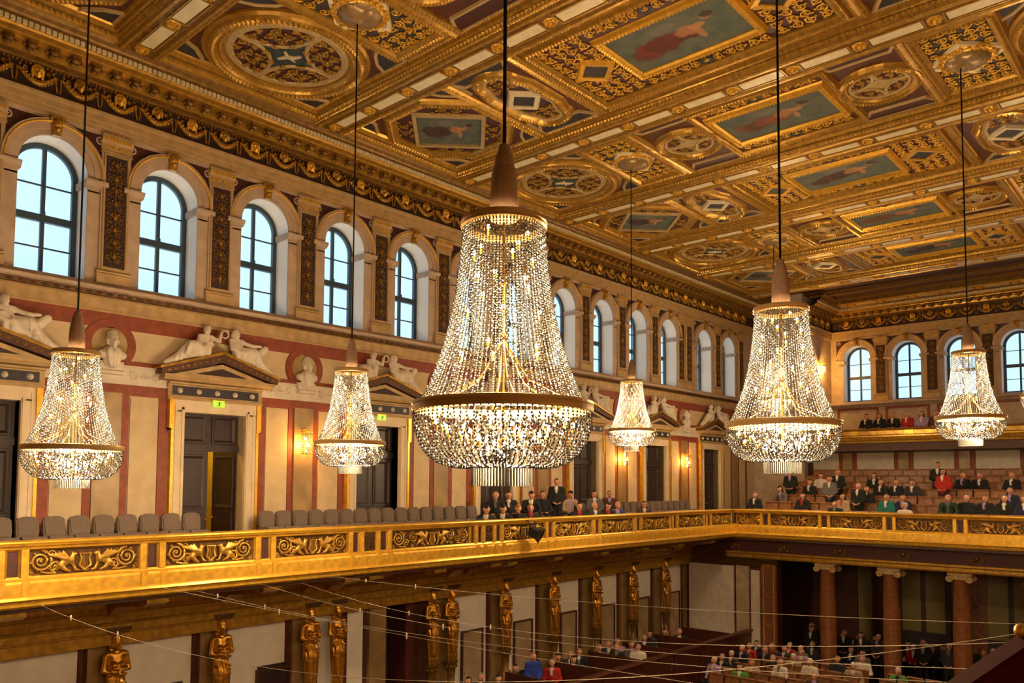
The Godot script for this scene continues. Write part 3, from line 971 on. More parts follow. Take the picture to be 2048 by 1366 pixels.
func statue_mesh(kind: int) -> ArrayMesh:
	# reclining draped figure leaning on a gable slope; head end near l = 0.3, feet out at l = 1.25
	var q := [[V(0.1, 0.33, 0.37), V(0.13, 0.12, 0.4), 0.105, 0.125, 0, Vector3(0.9, 1, 1.15)], [V(0.1, 0.39, 0.24), V(0.1, 0.39, 0.5), 0.055, 0.055, 0], [V(0.1, 0.44, 0.36), V(0.12, 0.5, 0.35), 0.045, 0.05, 0],
		[V(0.14, 0.545, 0.35), V(0.15, 0.51, 0.36), 0.072, 0.06, 0, Vector3(1, 1.12, 0.9)], [V(0.21, 0.54, 0.36), V(0.225, 0.51, 0.365), 0.012, 0.016, 0], [V(0.1, 0.58, 0.34), V(0.06, 0.53, 0.33), 0.078, 0.08, 0], [V(0.03, 0.52, 0.32), V(0.04, 0.4, 0.3), 0.05, 0.035, 0],
		[V(0.14, 0.1, 0.42), V(0.2, 0.12, 0.72), 0.14, 0.12, 0, Vector3.ONE, 0.022, 6.0], [V(0.2, 0.12, 0.74), V(0.17, -0.14, 1.0), 0.12, 0.085, 0, Vector3.ONE, 0.024, 7.0], [V(0.17, -0.14, 1.0), V(0.14, -0.29, 1.28), 0.085, 0.045, 0, Vector3.ONE, 0.012, 7.0],
		[V(0.1, 0.02, 0.4), V(0.12, -0.03, 0.8), 0.14, 0.12, 0, Vector3.ONE, 0.02, 5.0], [V(0.12, -0.03, 0.8), V(0.1, -0.26, 1.2), 0.11, 0.07, 0, Vector3.ONE, 0.02, 6.0], [V(0.2, 0.28, 0.28), V(0.18, 0.06, 0.55), 0.035, 0.03, 0], [V(0.2, 0.2, 0.26), V(0.2, 0.0, 0.6), 0.035, 0.03, 0]]
	if kind == 0:
		q.append([V(0.1, 0.37, 0.24), V(0.14, 0.32, 0.08), 0.055, 0.045, 0]); q.append([V(0.14, 0.32, 0.08), V(0.12, 0.52, 0.02), 0.045, 0.035, 0])
		q.append([V(0.1, 0.37, 0.5), V(0.2, 0.2, 0.62), 0.055, 0.045, 0]); q.append([V(0.2, 0.2, 0.62), V(0.27, 0.16, 0.8), 0.045, 0.035, 0])
		for k in 6: q.append([V(0.1, 0.5 + 0.09 * sin(k * 0.9), 0.0 - 0.08 + 0.09 * cos(k * 0.9)), V(0.1, 0.5 + 0.09 * sin(k * 0.9 + 0.9), -0.08 + 0.09 * cos(k * 0.9 + 0.9)), 0.02, 0.02, 0])
	else:
		q.append([V(0.1, 0.37, 0.5), V(0.2, 0.3, 0.72), 0.055, 0.045, 0]); q.append([V(0.2, 0.3, 0.72), V(0.2, 0.32, 0.92), 0.045, 0.033, 0])
		q.append([V(0.1, 0.37, 0.24), V(0.18, 0.18, 0.22), 0.055, 0.045, 0]); q.append([V(0.18, 0.18, 0.22), V(0.26, 0.12, 0.4), 0.045, 0.033, 0])
		q.append([V(0.14, 0.14, 0.92), V(0.16, 0.28, 1.06), 0.09, 0.08, 0, Vector3(0.6, 1, 1)])
	return skin(field_mesh(q, 0.023, 0.03))

func bust_mesh() -> ArrayMesh:
	var q := [[V(0.1, 0.13, 0.0), V(0.13, 0.06, 0.0), 0.1, 0.09, 0, Vector3(1, 1.1, 0.88)], [V(0.19, 0.06, 0.0), V(0.185, -0.02, 0.0), 0.05, 0.05, 0], [V(0.225, 0.11, 0.0), V(0.26, 0.05, 0.0), 0.016, 0.024, 0], [V(0.2, 0.13, -0.05), V(0.2, 0.13, 0.05), 0.025, 0.025, 0],
		[V(0.06, 0.2, 0.0), V(0.0, 0.1, 0.0), 0.1, 0.1, 0], [V(0.1, 0.06, -0.1), V(0.08, 0.0, -0.09), 0.035, 0.03, 0], [V(0.1, 0.06, 0.1), V(0.08, 0.0, 0.09), 0.035, 0.03, 0], [V(0.22, 0.0, 0.0), V(0.2, -0.05, 0.0), 0.04, 0.035, 0],
		[V(0.08, -0.02, 0), V(0.07, -0.18, 0), 0.062, 0.07, 0], [V(0.06, -0.22, -0.2), V(0.06, -0.22, 0.2), 0.085, 0.085, 0, Vector3(1, 1, 1), 0.01, 6.0], [V(0.1, -0.2, 0.0), V(0.08, -0.38, 0.0), 0.15, 0.13, 0, Vector3(1, 1, 1.2), 0.014, 7.0]]
	return skin(field_mesh(q, 0.021, 0.024))

func door_words(i: int) -> String:
	if i == 0: return "the door nearest the stage"
	if i == 1: return "the door ajar"
	return "the %s door after the one ajar" % ordinal(i - 2)

func doors_and_statues():
	var closed := make_door(false)
	closed.set_meta("label", "dark panelled door under gabled head nearest the stage end of the balcony")
	closed.position = V(0, 0, door_s[0])
	var ajar: Node3D = null
	for i in range(1, 7):
		if i == 1:
			ajar = make_door(true)
			ajar.name = numbered("door_2")
			ajar.set_meta("label", "dark panelled door with one leaf ajar showing yellow light")
			ajar.position = V(0, 0, door_s[1])
		else: copy(closed, "door_%d" % (i + 1), "dark closed panelled door under gabled head, %s after the door ajar" % ordinal(i - 2), V(0, 0, door_s[i]))
	# lit corridor behind the door that stands ajar
	var c := struct("wall_corridor", "yellow corridor behind the door that stands ajar", "corridor")
	var b := B.new()
	var s: float = door_s[1]
	b.box(-2.3, -2.2, -2.0, 2.0, s - 1.2, s + 1.6); b.box(-2.2, -0.65, -2.05, -1.95, s - 1.2, s + 1.6); b.box(-2.2, -0.65, 2.0, 2.1, s - 1.2, s + 1.6); b.box(-2.2, -0.65, -2.0, 2.0, s - 1.3, s - 1.2); b.box(-2.2, -0.65, -2.0, 2.0, s + 1.5, s + 1.6)
	b.box(-0.7, -0.65, -2.0, 2.0, s - 1.2, s - 0.73); b.box(-0.7, -0.65, -2.0, 2.0, s + 0.73, s + 1.5); b.box(-0.7, -0.65, 1.5, 2.0, s - 0.73, s + 0.73)
	part("corridor_shell", b, mat("corridor", Color(0.75, 0.66, 0.3), 0.7), c)
	b = B.new(false)
	b.ball(V(-1.4, 1.85, s + 0.2), Vector3(0.12, 0.08, 0.12))
	part("ceiling_lamp", b, "bulb_soft", c)
	lamp(c, V(-1.4, 1.7, s + 0.2), Color(1, 0.86, 0.45), 2.2, 0.1)
	var kinds := [statue_mesh(0), statue_mesh(1)]
	for i in 7:
		for e in [0, 1]:
			var o := MeshInstance3D.new()
			o.name = numbered("reclining_statue")
			o.mesh = kinds[e]
			o.material_override = M["white_stone"]
			add_child(o)
			o.position = V(0.14, 2.8, door_s[i])
			if e == 0: o.scale = Vector3(1, 1, -1)
			tag(o, "white reclining figure %s on gable of %s" % ["with a horn" if e == 0 else "with a tablet", door_words(i)], "statue", "statues on the door gables, " + ["horn side", "tablet side"][e])
	var bm := bust_mesh()
	b = B.new()
	b.xf = WALL_F
	b.mould(circle(Vector2.ZERO, 0.44, 40), [Vector2(-0.08, 0.0), Vector2(-0.08, 0.05), Vector2(0.08, 0.05), Vector2(0.09, 0.0)])
	var ring := b.mesh()
	b = B.new(false)
	b.xf = WALL_F
	var disc := []
	for i in 6: disc.append(Vector2(0.4 * cos(i * PI / 10), 0.06 - 0.05 * sin(i * PI / 10)))
	b.plate(circle(Vector2.ZERO, 0.38, 32), 0.0, 0.03)
	var back := b.mesh()
	b = B.new()
	b.ext([Vector2(0, -0.62), Vector2(0.2, -0.62), Vector2(0.2, -0.56), Vector2(0.16, -0.52), Vector2(0.16, -0.36), Vector2(0, -0.34)], -0.24, 0.24, true)
	var ped := b.mesh()
	for i in 7:
		var t := thing("portrait_bust", "white portrait bust in a red ring just beyond " + door_words(i), "bust", V(0, 2.78, door_s[i] + BAY), 0.0, "busts in red rings along the left wall")
		part("ring", ring, "red", t); part("roundel", back, "cream_gold", t); part("bust", bm, "white_stone", t, Vector3(0.08, 0, 0)); part("pedestal", ped, "white_stone", t)

func lamp(parent: Node, at: Vector3, c: Color, energy: float, size: float):
	var l := OmniLight3D.new()
	l.light_color = c
	l.light_energy = energy
	l.light_size = size
	l.omni_range = 60.0
	l.omni_attenuation = 2.0
	l.shadow_enabled = true
	l.name = "lamp_light"
	parent.add_child(l, true)
	l.position = at

func sconces():
	var first: Node3D = null
	for s in [W1 + 2.5 * BAY, W1 + 8.5 * BAY, W1 + 10.5 * BAY]:
		if first == null:
			var t := thing("wall_sconce", "small crystal wall lamp glowing on a marble strip of left wall", "wall lamp", V(0.05, 0.95, s), 0.0, "crystal wall lamps")
			var b := B.new()
			b.ext([Vector2(0, 0.26), Vector2(0.03, 0.26), Vector2(0.04, 0.3), Vector2(0.04, 0.34), Vector2(0, 0.36)], -0.05, 0.05, true)
			b.box(0.0, 0.16, 0.28, 0.3, -0.015, 0.015)
			part("bracket", b, "gold_bright", t)
			b = B.new()
			b.box(0.06, 0.26, 0.26, 0.28, -0.12, 0.12)
			part("top_plate", b, "gold_bright", t)
			b = B.new()
			for i in 7:
				for k in 3:
					for j in 11:
						if k == 1 and i > 0 and i < 6: continue
						b.bump(V(0.07 + 0.09 * k, 0.23 - j * 0.05, -0.11 + i * 0.037), Vector3(0.016, 0.024, 0.016))
			stuff(part("crystal_curtain", b, "crystal", t))
			for p in [[0.1, -0.05], [-0.08, 0.04], [-0.2, -0.03]]:
				b = B.new(false)
				b.ball(V(0.16, p[0], p[1]), Vector3(0.03, 0.04, 0.03), 8, 6)
				part("bulb", b, "bulb", t)
			lamp(t, V(0.2, -0.05, 0.0), Color(1, 0.74, 0.34), 2.6, 0.08)
			first = t
		else: copy(first, "wall_sconce", "", V(0.05, 0.95, s))
	var hi := copy(first, "wall_sconce", "crystal wall lamp glowing high beside the upper gallery corner", V(2.5, 5.55, 38.4))
	hi.remove_meta("group")
	for c in hi.get_children():
		if c is OmniLight3D: c.light_energy = 9.0
	hi = copy(first, "wall_sconce", "added unseen crystal wall lamp on the far right side of the upper gallery", V(16.4, 5.55, 38.4), PI)  # out of view, added as a mirror copy to brighten the far end
	hi.remove_meta("group")
	for c in hi.get_children():
		if c is OmniLight3D: c.light_energy = 9.0
	var labels := ["green exit sign over the door that stands ajar", "green exit sign over the closed door behind a chandelier"]
	for i in 2: exit_sign(V(0.16, 1.72, [door_s[1], door_s[2]][i]), labels[i])
	exit_sign(V(0.05, -3.0, 13.35), "green exit sign over the dark doorway under the balcony")
	exit_sign(V(2.5, 4.2, 38.9), "green exit sign high in the corner of the upper gallery")

func exit_sign(at: Vector3, label: String):
	var t := thing("exit_sign", label, "exit sign", at)
	var b := B.new()
	b.box(0, 0.05, -0.07, 0.07, -0.13, 0.13)
	part("lit_box", b, "exit_green", t)
	b = B.new()
	b.box(0.05, 0.053, -0.05, 0.05, 0.0, 0.018)
	b.box(0.05, 0.053, 0.015, 0.03, -0.03, 0.05)
	b.slab([Vector2(0.0, 0.0), Vector2(-0.05, -0.05), Vector2(-0.03, -0.05), Vector2(0.02, 0.0)], 0.05, 0.053)
	part("running_figure_mark", b, "exit_mark", t)
	b = B.new()
	b.box(-0.02, 0.06, 0.07, 0.085, -0.14, 0.14)
	part("cap", b, "gold_bright", t)

# ---- parapets ----
func griffin_mesh() -> ArrayMesh:
	var q := [[Vector3(-0.02, -0.05, 0), Vector3(0.12, 0.0, 0), 0.06, 0.05, 0, Vector3(1, 1, 0.7)], [Vector3(0.12, 0.0, 0), Vector3(0.15, 0.09, 0), 0.05, 0.035, 0], [Vector3(0.15, 0.1, 0), Vector3(0.2, 0.1, 0), 0.038, 0.022, 0], [Vector3(0.13, 0.12, 0), Vector3(0.12, 0.16, 0), 0.018, 0.008, 0],
		[Vector3(0.13, -0.04, 0), Vector3(0.19, -0.16, 0.02), 0.03, 0.02, 0], [Vector3(0.19, -0.16, 0.02), Vector3(0.24, -0.17, 0.02), 0.022, 0.016, 0], [Vector3(-0.05, -0.07, 0), Vector3(0.02, -0.14, 0.02), 0.05, 0.03, 0], [Vector3(0.02, -0.14, 0.02), Vector3(0.1, -0.18, 0.02), 0.028, 0.018, 0],
		[Vector3(-0.07, -0.08, 0), Vector3(-0.16, -0.16, 0), 0.022, 0.014, 0], [Vector3(-0.16, -0.16, 0), Vector3(-0.24, -0.1, 0), 0.015, 0.012, 0]]
	for k in 5: q.append([Vector3(0.08 - 0.02 * k, 0.03, 0.02), Vector3(-0.02 - 0.055 * k, 0.17 - 0.016 * k, 0.01), 0.026, 0.014, 0])
	return skin(field_mesh(q, 0.02, 0.022))

var grif: ArrayMesh
var parapet_meshes := {}
func parapet_panel(root: Node3D, l: float, w: float):
	var key := "panel%.2f" % w
	if not parapet_meshes.has(key):
		var b := B.new()
		b.box(2.64, 2.66, -1.55, -1.1, -w / 2, w / 2)
		var back := b.mesh()
		b = B.new()
		b.xf = Transform3D(Basis(), Vector3(2.66, -1.33, 0)) * WALL_F
		b.mould(rect(-w / 2, -0.21, w / 2, 0.21), [Vector2(0.05, 0.06), Vector2(0.02, 0.07), Vector2(0.0, 0.05), Vector2(-0.015, 0.0)])
		var fr := b.mesh()
		b = B.new(false)
		b.xf = Transform3D(Basis(), Vector3(2.67, -1.33, 0)) * WALL_F
		for e in [-1, 1]:
			b.spiral(e * (w / 2 - 0.2), 0.02, 0.175, 2.2, PI * 0.5, e, 0.026, 0.01, 12)
			b.spiral(e * (w / 2 - 0.43), -0.08, 0.1, 1.7, -PI * 0.5, e, 0.02, 0.01, 10)
			b.spiral(e * (w / 2 - 0.06), -0.16, 0.05, 1.3, PI * 0.5, -e, 0.014, 0.01, 9)
			b.spiral(e * (w / 2 - 0.36), 0.13, 0.06, 1.4, 0.0, -e, 0.014, 0.01, 9)
			b.stroke([Vector2(e * (w / 2 - 0.2), -0.155), Vector2(e * (w / 2 - 0.32), -0.18), Vector2(e * (w / 2 - 0.43), -0.18)], 0.02, 0.01)
			if w > 2.2:
				b.spiral(e * (w / 2 - 0.66), 0.04, 0.13, 1.9, PI * 0.5, -e, 0.022, 0.01, 11)
				b.spiral(e * (w / 2 - 0.62), -0.15, 0.05, 1.3, 0.0, e, 0.015, 0.01, 9)
			for k in 5:
				var a := k * 1.1
				b.bump(Vector3(e * (w / 2 - 0.2) + 0.15 * cos(a), 0.02 + 0.15 * sin(a), 0.015), Vector3(0.035, 0.03, 0.025))
			for k in 4: b.bump(Vector3(e * (w / 2 - 0.3 - 0.07 * k), 0.04 - 0.03 * k, 0.01), Vector3(0.03, 0.022, 0.02))
		var sc := b.mesh()
		b = B.new(false)
		b.xf = Transform3D(Basis(), Vector3(2.68, -1.33, 0)) * WALL_F
		for e in [-1, 1]: b.stroke([Vector2(e * 0.02, -0.15), Vector2(e * 0.09, -0.08), Vector2(e * 0.06, 0.04), Vector2(e * 0.09, 0.12)], [0.022, 0.024, 0.018, 0.016], 0.01, 6)
		for k in 4: b.stroke([Vector2(-0.036 + 0.024 * k, -0.12), Vector2(-0.036 + 0.024 * k, 0.11)], 0.006, 0.01)
		b.stroke([Vector2(-0.1, 0.11), Vector2(0.1, 0.11)], 0.014, 0.01, 5)
		b.bump(Vector3(0, -0.16, 0.01), Vector3(0.08, 0.035, 0.03))
		parapet_meshes[key] = [back, fr, sc, b.mesh()]
	var m: Array = parapet_meshes[key]
	var at := V(0, 0, l)
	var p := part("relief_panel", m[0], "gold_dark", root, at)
	part("panel_frame", m[1], "gold", p); part("scrolls", m[2], "gold", p); part("lyre", m[3], "gold", p)
	for e in [-1.0, 1.0]:
		var g := part("griffin", grif, "gold", p)
		g.transform = Transform3D(Basis(Vector3(0, 0, e), Vector3(0, 1, 0), Vector3(1, 0, 0)), V(2.685, -1.32, e * 0.34))
func inset(root: Node3D, l: float, w: float, cross := false):
	var key := "inset%.2f%s" % [w, cross]
	if not parapet_meshes.has(key):
		var b := B.new()
		b.box(2.66, 2.69, -1.52, -1.13, -w / 2, w / 2)
		if cross:
			b.smooth()
			b.xf = Transform3D(Basis(), Vector3(2.7, -1.33, 0)) * WALL_F
			for e in [-1, 1]:
				for f in [-1, 1]:
					b.spiral(e * w * 0.24, f * 0.1, w * 0.2, 1.4, 0.0, e * f, 0.014, 0.0)
			b.stroke([Vector2(0, -0.17), Vector2(0, 0.17)], 0.018); b.stroke([Vector2(-w * 0.4, 0), Vector2(w * 0.4, 0)], 0.018)
		var c := B.new()
		c.xf = Transform3D(Basis(), Vector3(2.66, -1.33, 0)) * WALL_F
		c.mould(rect(-w / 2, -0.2, w / 2, 0.2), [Vector2(0.05, 0.06), Vector2(0.03, 0.075), Vector2(0.0, 0.05), Vector2(0.0, 0.0)])
		parapet_meshes[key] = [b.mesh(), c.mesh()]
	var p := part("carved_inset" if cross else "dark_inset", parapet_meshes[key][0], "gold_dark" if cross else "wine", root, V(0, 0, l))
	part("inset_frame", parapet_meshes[key][1], "gold", p)
func post(root: Node3D, l: float, w := 0.12):
	var b := B.new()
	b.box(2.6, 2.745, -1.55, -1.1, l - w / 2, l + w / 2)
	b.box(2.6, 2.82, -1.9, -1.6, l - w / 2, l + w / 2)
	part("post", b, "gold_bright", root)
func parapet_body(root: Node3D, l0: float, l1: float):
	var b := B.new()
	b.ext([Vector2(2.5, -1.04), Vector2(2.5, -0.985), Vector2(2.53, -0.965), Vector2(2.78, -0.965), Vector2(2.815, -0.98), Vector2(2.825, -1.0), Vector2(2.8, -1.03), Vector2(2.79, -1.05), Vector2(2.76, -1.06), Vector2(2.75, -1.1), Vector2(2.7, -1.115), Vector2(2.5, -1.12)], l0, l1, true)
	part("rail", b, "gold_bright", root)
	b = B.new()
	b.box(2.5, 2.65, -1.95, -1.08, l0, l1)
	part("core", b, "gold_old", root)
	b = B.new()
	b.ext([Vector2(2.6, -1.53), Vector2(2.72, -1.535), Vector2(2.74, -1.57), Vector2(2.79, -1.6), Vector2(2.8, -1.64), Vector2(2.8, -1.83), Vector2(2.84, -1.85), Vector2(2.86, -1.89), Vector2(2.83, -1.91), Vector2(2.8, -1.92), Vector2(2.79, -2.0), Vector2(2.74, -2.04), Vector2(2.3, -2.06)], l0, l1)
	part("fascia", b, "gold_bright", root)

func balconies():
	grif = griffin_mesh()
	var root := thing("balcony_parapet", "gilded parapet of the long side balcony with griffin reliefs", "balcony")
	parapet_body(root, -1.0, 28.82)
	for p in [[3.05, 1.75], [5.285, 1.75], [7.51, 1.74], [9.76, 1.76], [13.13, 2.5], [16.47, 1.76], [18.7, 1.79], [20.95, 1.8], [23.2, 1.79], [25.6, 1.8], [27.9, 1.5]]: parapet_panel(root, p[0], p[1])
	for l in [4.2, 6.4, 8.63, 10.83, 11.62, 14.72, 15.42, 17.58, 19.83, 22.1, 24.4, 26.8]: inset(root, l, 0.15)
	for l in [11.22, 15.07]: inset(root, l, 0.34, true)
	for l in [4.03, 4.37, 6.23, 6.57, 8.46, 8.8, 10.7, 11.0, 11.45, 11.77, 14.6, 14.87, 15.28, 15.57, 17.42, 17.74, 19.67, 19.99, 21.94, 22.26, 24.24, 24.56, 26.64, 26.96]: post(root, l, 0.11)
	var e := thing("balcony_parapet", "gilded parapet across the end balcony with griffin reliefs", "balcony", V(0, 0, 31.52), -PI / 2)
	parapet_body(e, 2.7, 16.0)
	for p in [[3.35, 0.95], [5.09, 1.78], [7.3, 1.77], [9.46, 1.74], [11.66, 1.77], [13.86, 1.77]]: parapet_panel(e, p[0], p[1])
	for l in [4.0, 6.2, 8.39, 10.54, 12.76]:
		inset(e, l, 0.15); post(e, l - 0.16, 0.1); post(e, l + 0.16, 0.1)
	# slab and soffit of the side balcony
	var sl := struct("floor_balcony", "balcony floor slab with dark coffered soffit", "floor")
	var b := B.new()
	b.box(-0.1, 2.6, -2.12, -1.95, -4, 36.5)
	part("slab", b, "brown", sl)
	b = B.new()
	b.box(0.0, 1.35, -1.95, -1.6, 3.0, 30.0)
	part("seat_step", b, "floor_wood", sl)
	for i in 13:
		for dx in ([-0.33, 0.33] if i == 3 or i == 5 else [0.0]):
			b = B.new()
			var l: float = W1 + (i - 0.5) * BAY + dx
			b.ext([Vector2(0.9, -2.12), Vector2(2.55, -2.12), Vector2(2.55, -2.2), Vector2(2.4, -2.26), Vector2(1.2, -2.4), Vector2(0.9, -2.6)], l - 0.2, l + 0.2, true)
			part("soffit_bracket", b, "gold", sl)
	b = B.new()
	b.ext([Vector2(0, -3.26), Vector2(0.42, -3.26), Vector2(0.42, -3.05), Vector2(0.5, -3.02), Vector2(0.5, -2.82), Vector2(0.58, -2.78), Vector2(0.6, -2.62), Vector2(0.85, -2.55), Vector2(0.9, -2.45), Vector2(0.9, -2.12)], -4, 30.0)
	part("lower_entablature", b, "gold", sl)
	b = B.new()
	b.ext([Vector2(0.505, -3.0), Vector2(0.53, -2.98), Vector2(0.53, -2.85), Vector2(0.505, -2.83)], -4, 30.0)
	part("gilt_course", b, "gold", sl)
	# end balcony slab
	var es := struct("floor_end_balcony", "stepped floor of the end balcony", "floor")
	b = B.new()
	b.box(2.6, 16.0, -2.12, -1.95, 28.85, 38.2)
	b.box(-0.6, 2.6, -2.12, -1.95, 28.85, 38.2)
	for k in 7: b.box(2.9, 15.8, -1.95, -1.95 + 0.27 * (k + 1), 30.2 + k * 1.0, 38.2)
	part("tiers", b, "floor_wood", es)

# ---- under the balcony ----
func caryatid_mesh() -> ArrayMesh:
	var q := [[V(0, 1.55, 0), V(0.02, 1.33, 0), 0.11, 0.135, 0, Vector3(0.85, 1, 1.2)], [V(0.02, 1.33, 0), V(0, 1.12, 0), 0.13, 0.12, 0], [V(0, 1.6, -0.16), V(0, 1.6, 0.16), 0.062, 0.062, 0], [V(0, 1.62, 0), V(0.02, 1.76, 0), 0.055, 0.05, 0],
		[V(0.03, 1.83, 0), V(0.04, 1.8, 0), 0.098, 0.088, 0, Vector3(1, 1.12, 0.88)], [V(0.12, 1.83, 0), V(0.14, 1.8, 0), 0.014, 0.018, 0], [V(0.08, 1.74, 0), V(0.09, 1.73, 0), 0.045, 0.04, 0], [V(0.0, 1.9, 0), V(-0.03, 1.78, 0), 0.1, 0.1, 0], [V(-0.06, 1.8, 0.07), V(-0.03, 1.6, 0.1), 0.05, 0.035, 0], [V(-0.06, 1.8, -0.07), V(-0.03, 1.6, -0.1), 0.05, 0.035, 0], [V(0, 1.95, 0), V(0, 2.0, 0), 0.09, 0.1, 0],
		[V(0, 1.14, 0), V(0.03, 0.85, 0.01), 0.15, 0.17, 0, Vector3(0.9, 1, 1.05), 0.02, 9.0], [V(0.03, 0.85, 0.01), V(0.03, 0.15, 0.02), 0.165, 0.125, 0, Vector3(0.95, 1, 1), 0.03, 8.0], [V(0.03, 0.15, 0.02), V(0.02, 0.02, 0.02), 0.13, 0.12, 0, Vector3.ONE, 0.03, 8.0],
		[V(0.1, 0.75, -0.06), V(0.14, 0.3, -0.05), 0.09, 0.06, 0], [V(0.1, 1.4, -0.07), V(0.11, 1.4, -0.07), 0.065, 0.06, 0], [V(0.1, 1.4, 0.07), V(0.11, 1.4, 0.07), 0.065, 0.06, 0]]
	for e in [-1, 1]:
		q.append([V(0, 1.58, 0.19 * e), V(0.03, 1.3, 0.24 * e), 0.06, 0.05, 0]); q.append([V(0.03, 1.3, 0.24 * e), V(0.17, (1.22 if e < 0 else 1.28), -0.06 * e), 0.05, 0.036, 0])
		q.append([V(0.17, (1.22 if e < 0 else 1.28), -0.06 * e), V(0.16, (1.22 if e < 0 else 1.3), -0.14 * e), 0.038, 0.03, 0])
	for k in 3: q.append([V(0.08, 1.16 - 0.05 * k, -0.16), V(0.13, 1.02 - 0.09 * k, 0.16), 0.035, 0.03, 0])
	return skin(field_mesh(q, 0.021, 0.024))

func under_balcony():
	var cm := caryatid_mesh()
	var b := B.new(false)
	b.lathe([Vector2(0.2, 0.0), Vector2(0.2, -0.04), Vector2(0.17, -0.08), Vector2(0.15, -0.1), Vector2(0.17, -0.16), Vector2(0.13, -0.2), Vector2(0.1, -0.62), Vector2(0.16, -0.68), Vector2(0.19, -0.72), Vector2(0.19, -2.2), Vector2(0.0, -2.2)], Vector3.ZERO, 14)
	for k in 8: b.bump(Vector3(0.16 * cos(k * TAU / 8), -0.14, 0.16 * sin(k * TAU / 8)), Vector3(0.05, 0.06, 0.05))
	var pm := b.mesh()
	b = B.new()
	b.box(-0.16, 0.12, 0.0, 0.06, -0.2, 0.2); b.box(-0.18, 0.16, 0.06, 0.12, -0.23, 0.23)
	var ab := b.mesh()
	var spots := [4.27, 6.76, 8.99, 11.28, 12.06, 15.25, 15.98, 18.26, 20.63, 22.99, 25.3, 27.6]
	var where := ["third pilaster before the dark doorway", "second pilaster before the dark doorway", "next before the pair at the dark doorway", "outer one of the stage side pair at the dark doorway", "inner one of the stage side pair at the dark doorway", "inner one of the far pair at the dark doorway", "outer one of the far pair at the dark doorway"]
	for k in 5: where.append("%s single one beyond the dark doorway" % ordinal(k))
	for i in spots.size():
		var t := thing("caryatid", "gilded caryatid with folded arms, " + where[i], "statue", V(0.42, -5.04, spots[i]), 0.0, "gilded caryatids under the side balcony")
		part("figure", cm, "bronze", t); part("pedestal", pm, "gold_old", t); part("abacus", ab, "gold_dark", t, Vector3(0, 2.02, 0))
	var ll := struct("wall_lower", "white panels and brown pilasters under the side balcony", "wall")
	for i in 13:
		var p: float = W1 + (i - 0.5) * BAY
		if i != 4:
			b = B.new()
			b.box(0, 0.06, -6.9, -3.26, p + 0.42, p + BAY - 0.42)
			part("white_panel", b, "panel_white", ll)
			b = B.new()
			b.xf = WALL_F
			b.mould([Vector2(p + 0.42, -6.9), Vector2(p + BAY - 0.42, -6.9), Vector2(p + BAY - 0.42, -3.26), Vector2(p + 0.42, -3.26)], [Vector2(0, 0.06), Vector2(0.02, 0.09), Vector2(0.1, 0.09), Vector2(0.12, 0.0)])
			part("red_frame", b, "deep_red", ll)
		b = B.new()
		b.box(0, 0.16, -7.0, -3.2, p - 0.27, p + 0.27)
		part("pilaster", b, "marble", ll)
	for k in 8:
		var l: float = [17.15, 19.45, 21.8, 24.1, 26.45, 28.75, 7.9, 10.5][k]
		var d := struct("door_%d" % (8 + k), "plain pale door set in a white panel under the side balcony", "door")
		b = B.new()
		var hw := 0.4
		b.box(0.06, 0.1, -6.9, -4.42 if k < 6 else -4.3, l - hw, l + hw)
		part("leaf", b, "door_wood" if k > 5 else "marble_pale", d)
		b = B.new()
		b.xf = WALL_F
		b.mould([Vector2(l - hw, -6.9), Vector2(l - hw, -4.42), Vector2(l + hw, -4.42), Vector2(l + hw, -6.9)], [Vector2(0, 0.06), Vector2(0, 0.14), Vector2(-0.05, 0.14), Vector2(-0.05, 0.06)], false)
		part("door_frame", b, "brown", d)
		b = B.new(false)
		b.ball(V(0.13, -5.6, l - hw + 0.08), Vector3(0.025, 0.025, 0.025), 8, 5)
		part("knob", b, "gold", d)
	# dark doorway
	var dd := struct("door_16", "tall dark doorway with a pale curtained window beyond, between paired caryatids", "doorway")
	b = B.new()
	b.box(-3.0, -2.9, FLOOR, -2.6, 11.6, 15.6); b.box(-2.9, -0.65, FLOOR, -2.6, 11.6, 11.7); b.box(-2.9, -0.65, FLOOR, -2.6, 15.5, 15.6); b.box(-2.9, -0.65, -2.7, -2.6, 11.6, 15.6); b.box(-2.9, -0.65, FLOOR - 0.1, FLOOR, 11.6, 15.6)
	part("vestibule", b, "cream", dd)
	b = B.new()
	b.box(-2.9, -2.85, -6.4, -4.2, 13.5, 14.6)
	part("pale_window", b, "olive_glass", dd)
	for e in [-1.0, 1.0]:
		b = B.new()
		b.box(-0.6, 0.08, FLOOR, -3.1, 13.6 + e * 1.1 - 0.12, 13.6 + e * 1.1 + 0.12)
		part("jamb", b, "deep_red", dd)
	# wooden boxes along the parterre
	var names := ["first", "second", "third", "fourth", "fifth", "sixth"]
	for k in 9:
		var s0 := 11.6 + k * 2.05
		var t := thing("parterre_box", "low brown wooden partition of a parterre box, %s along the row" % ordinal(k), "partition", V(0, FLOOR, s0), 0.0, "parterre box partitions")
		b = B.new()
		b.box(2.9, 3.0, 0.0, 1.5, 0.06, 2.0)
		part("front_panel", b, "wood", t)
		b = B.new()
		b.ext([Vector2(2.84, 1.5), Vector2(3.06, 1.5), Vector2(3.08, 1.53), Vector2(3.06, 1.57), Vector2(2.84, 1.57)], 0.0, 2.05, true)
		part("front_rail", b, "wood", t)
		b = B.new()
		b.box(2.88, 3.04, 0.0, 1.5, -0.07, 0.07)
		part("corner_post", b, "wood", t)
		b = B.new()
		b.box(0.9, 2.9, 0.0, 1.62, -0.03, 0.03)
		part("side_panel", b, "wood", t)
		b = B.new()
		b.xf = Transform3D(Basis(), Vector3(3.0, 0.75, -1.03)) * WALL_F
